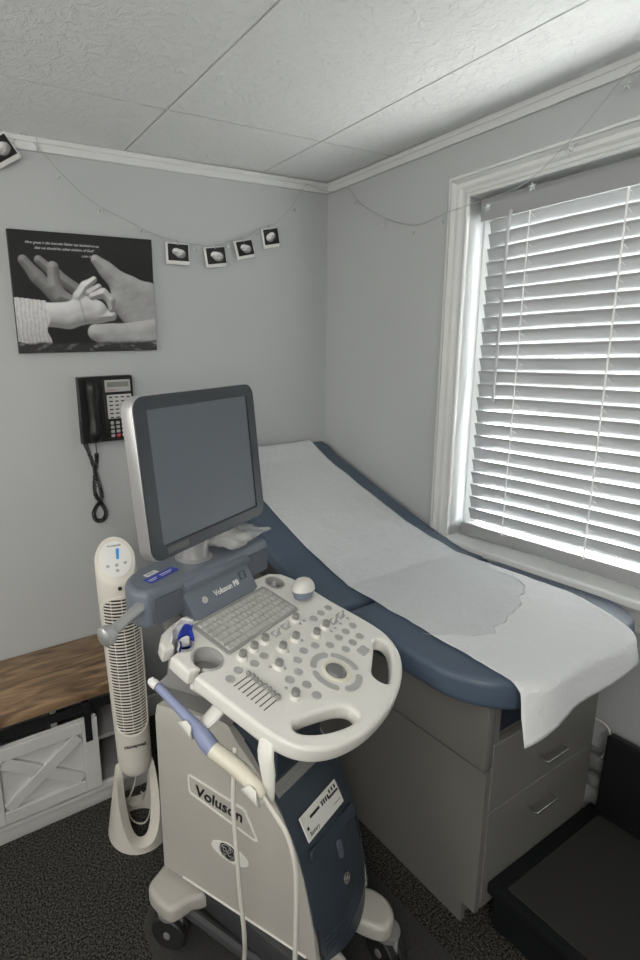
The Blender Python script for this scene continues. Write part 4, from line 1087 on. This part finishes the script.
PHOTOS = [((-.779, 1.994), .100, .084, 1, 'instant scan photo clipped on the string, nearest to the hands picture', 2),
          ((-.607, 1.992), .102, .082, 2, 'instant scan photo tilted on the string, second from the hands picture', -7),
          ((-.465, 2.030), .098, .076, 3, 'instant scan photo with two pale shapes, third from the hands picture', -12),
          ((-.330, 2.085), .084, .082, 4, 'instant scan photo on the string nearest the room corner', -9),
          ((-1.412, 2.275), .105, .088, 5, 'instant scan photo at the ceiling corner above the hands picture', -32)]
for i, ((x, z), wd, ht, sd, lab, rot) in enumerate(PHOTOS):
    t = thing('instant_photo', lab, 'photo', (x, -.016, z), 0, 'scan photos clipped on the string')
    RM = R(math.radians(rot), 'Y') @ R(math.radians(-6+3*(i % 2)), 'X') @ R(math.radians(5*((i % 3)-1)), 'Z')
    b = MB(RM); 
    def card(u, v): return ((u-.5)*wd, -.004*math.sin(u*PI), (v-.5)*ht)
    b.grid(card, 8, 2); b.obj('card', M['paperw'], t, flat=True, solid=.0008)
    pm = print_grid('print', 44, 38, wd*.86, ht*.76, scan_print(sd*11), RM @ T(0, -.0062, ht*.045), t)
    MB(RM).box(-.003, .003, -.008, .004, ht/2-.010, ht/2+.010, .001, 1).obj('clip', M['star'], t)

# ------------------------------------------------------------------ string of fairy lights
sl_ = thing('string_lights', 'thin clear wire of star fairy lights draped along both walls and over the window', 'string lights', (-.05, -.05, 2.28))
SI2 = T(.05, .05, -2.28)
wp = [(-1.62, -.012, 2.16), (-1.45, -.012, 2.20), (-1.345, -.014, 2.335), (-1.30, -.014, 2.318), (-1.218, -.012, 2.239), (-1.118, -.012, 2.159), (-.97, -.012, 2.097), (-.871, -.012, 2.060), (-.779, -.014, 2.040), (-.698, -.012, 2.036), (-.607, -.014, 2.036), (-.533, -.012, 2.060), (-.465, -.014, 2.072), (-.396, -.012, 2.115), (-.33, -.014, 2.130), (-.222, -.012, 2.215), (-.14, -.016, 2.315),
      (-.06, -.03, 2.300), (-.022, -.08, 2.285), (-.016, -.142, 2.288), (-.012, -.217, 2.209), (-.012, -.361, 2.120), (-.012, -.516, 2.062), (-.028, -.66, 2.070), (-.034, -.76, 2.074), (-.034, -.86, 2.078), (-.045, -.977, 2.094), (-.045, -1.101, 2.178), (-.04, -1.161, 2.236), (-.03, -1.212, 2.29), (-.03, -1.30, 2.31)]
MB(SI2).tube(wp, .0011, 5, smooth=5).obj('wire', M['wire'], sl_)
def star_mesh(r, depth, mt):
    b = MB(mt); pts = [((r if k % 2 == 0 else r*.45)*math.sin(k*PI/5), (r if k % 2 == 0 else r*.45)*math.cos(k*PI/5)) for k in range(10)]
    P = [(x, 0, z) for x, z in pts]+[(0, -depth, 0), (0, depth, 0)]
    F = [(k, (k+1) % 10, 10) for k in range(10)]+[((k+1) % 10, k, 11) for k in range(10)]
    return b.pts(P, F)
for (x, y, z, wall) in [(-1.225, -.014, 2.22, 0), (-1.09, -.014, 2.125, 0), (-.93, -.014, 2.07, 0), (-.70, -.014, 2.015, 0), (-.545, -.014, 2.035, 0), (-.40, -.014, 2.090, 0), (-.20, -.014, 2.21, 0),
                        (-.014, -.19, 2.215, 1), (-.014, -.36, 2.100, 1), (-.014, -.516, 2.035, 1), (-.030, -.665, 2.045, 1), (-.036, -.835, 2.050, 1), (-.040, -.985, 2.075, 1), (-.045, -1.09, 2.145, 1), (-.036, -1.215, 2.262, 1)]:
    mt = SI2 @ T(x, y, z) @ (R(PI/2, 'Z') if wall else I4) @ R(random.uniform(-.5, .5), 'Y')
    big = (x, wall) in ((-.036, 1),) or (wall and y < -.8)
    s_ = star_mesh(.016 if big else .011, .005, mt); s_.obj('star_bulb', M['star'], sl_, sharp=20)
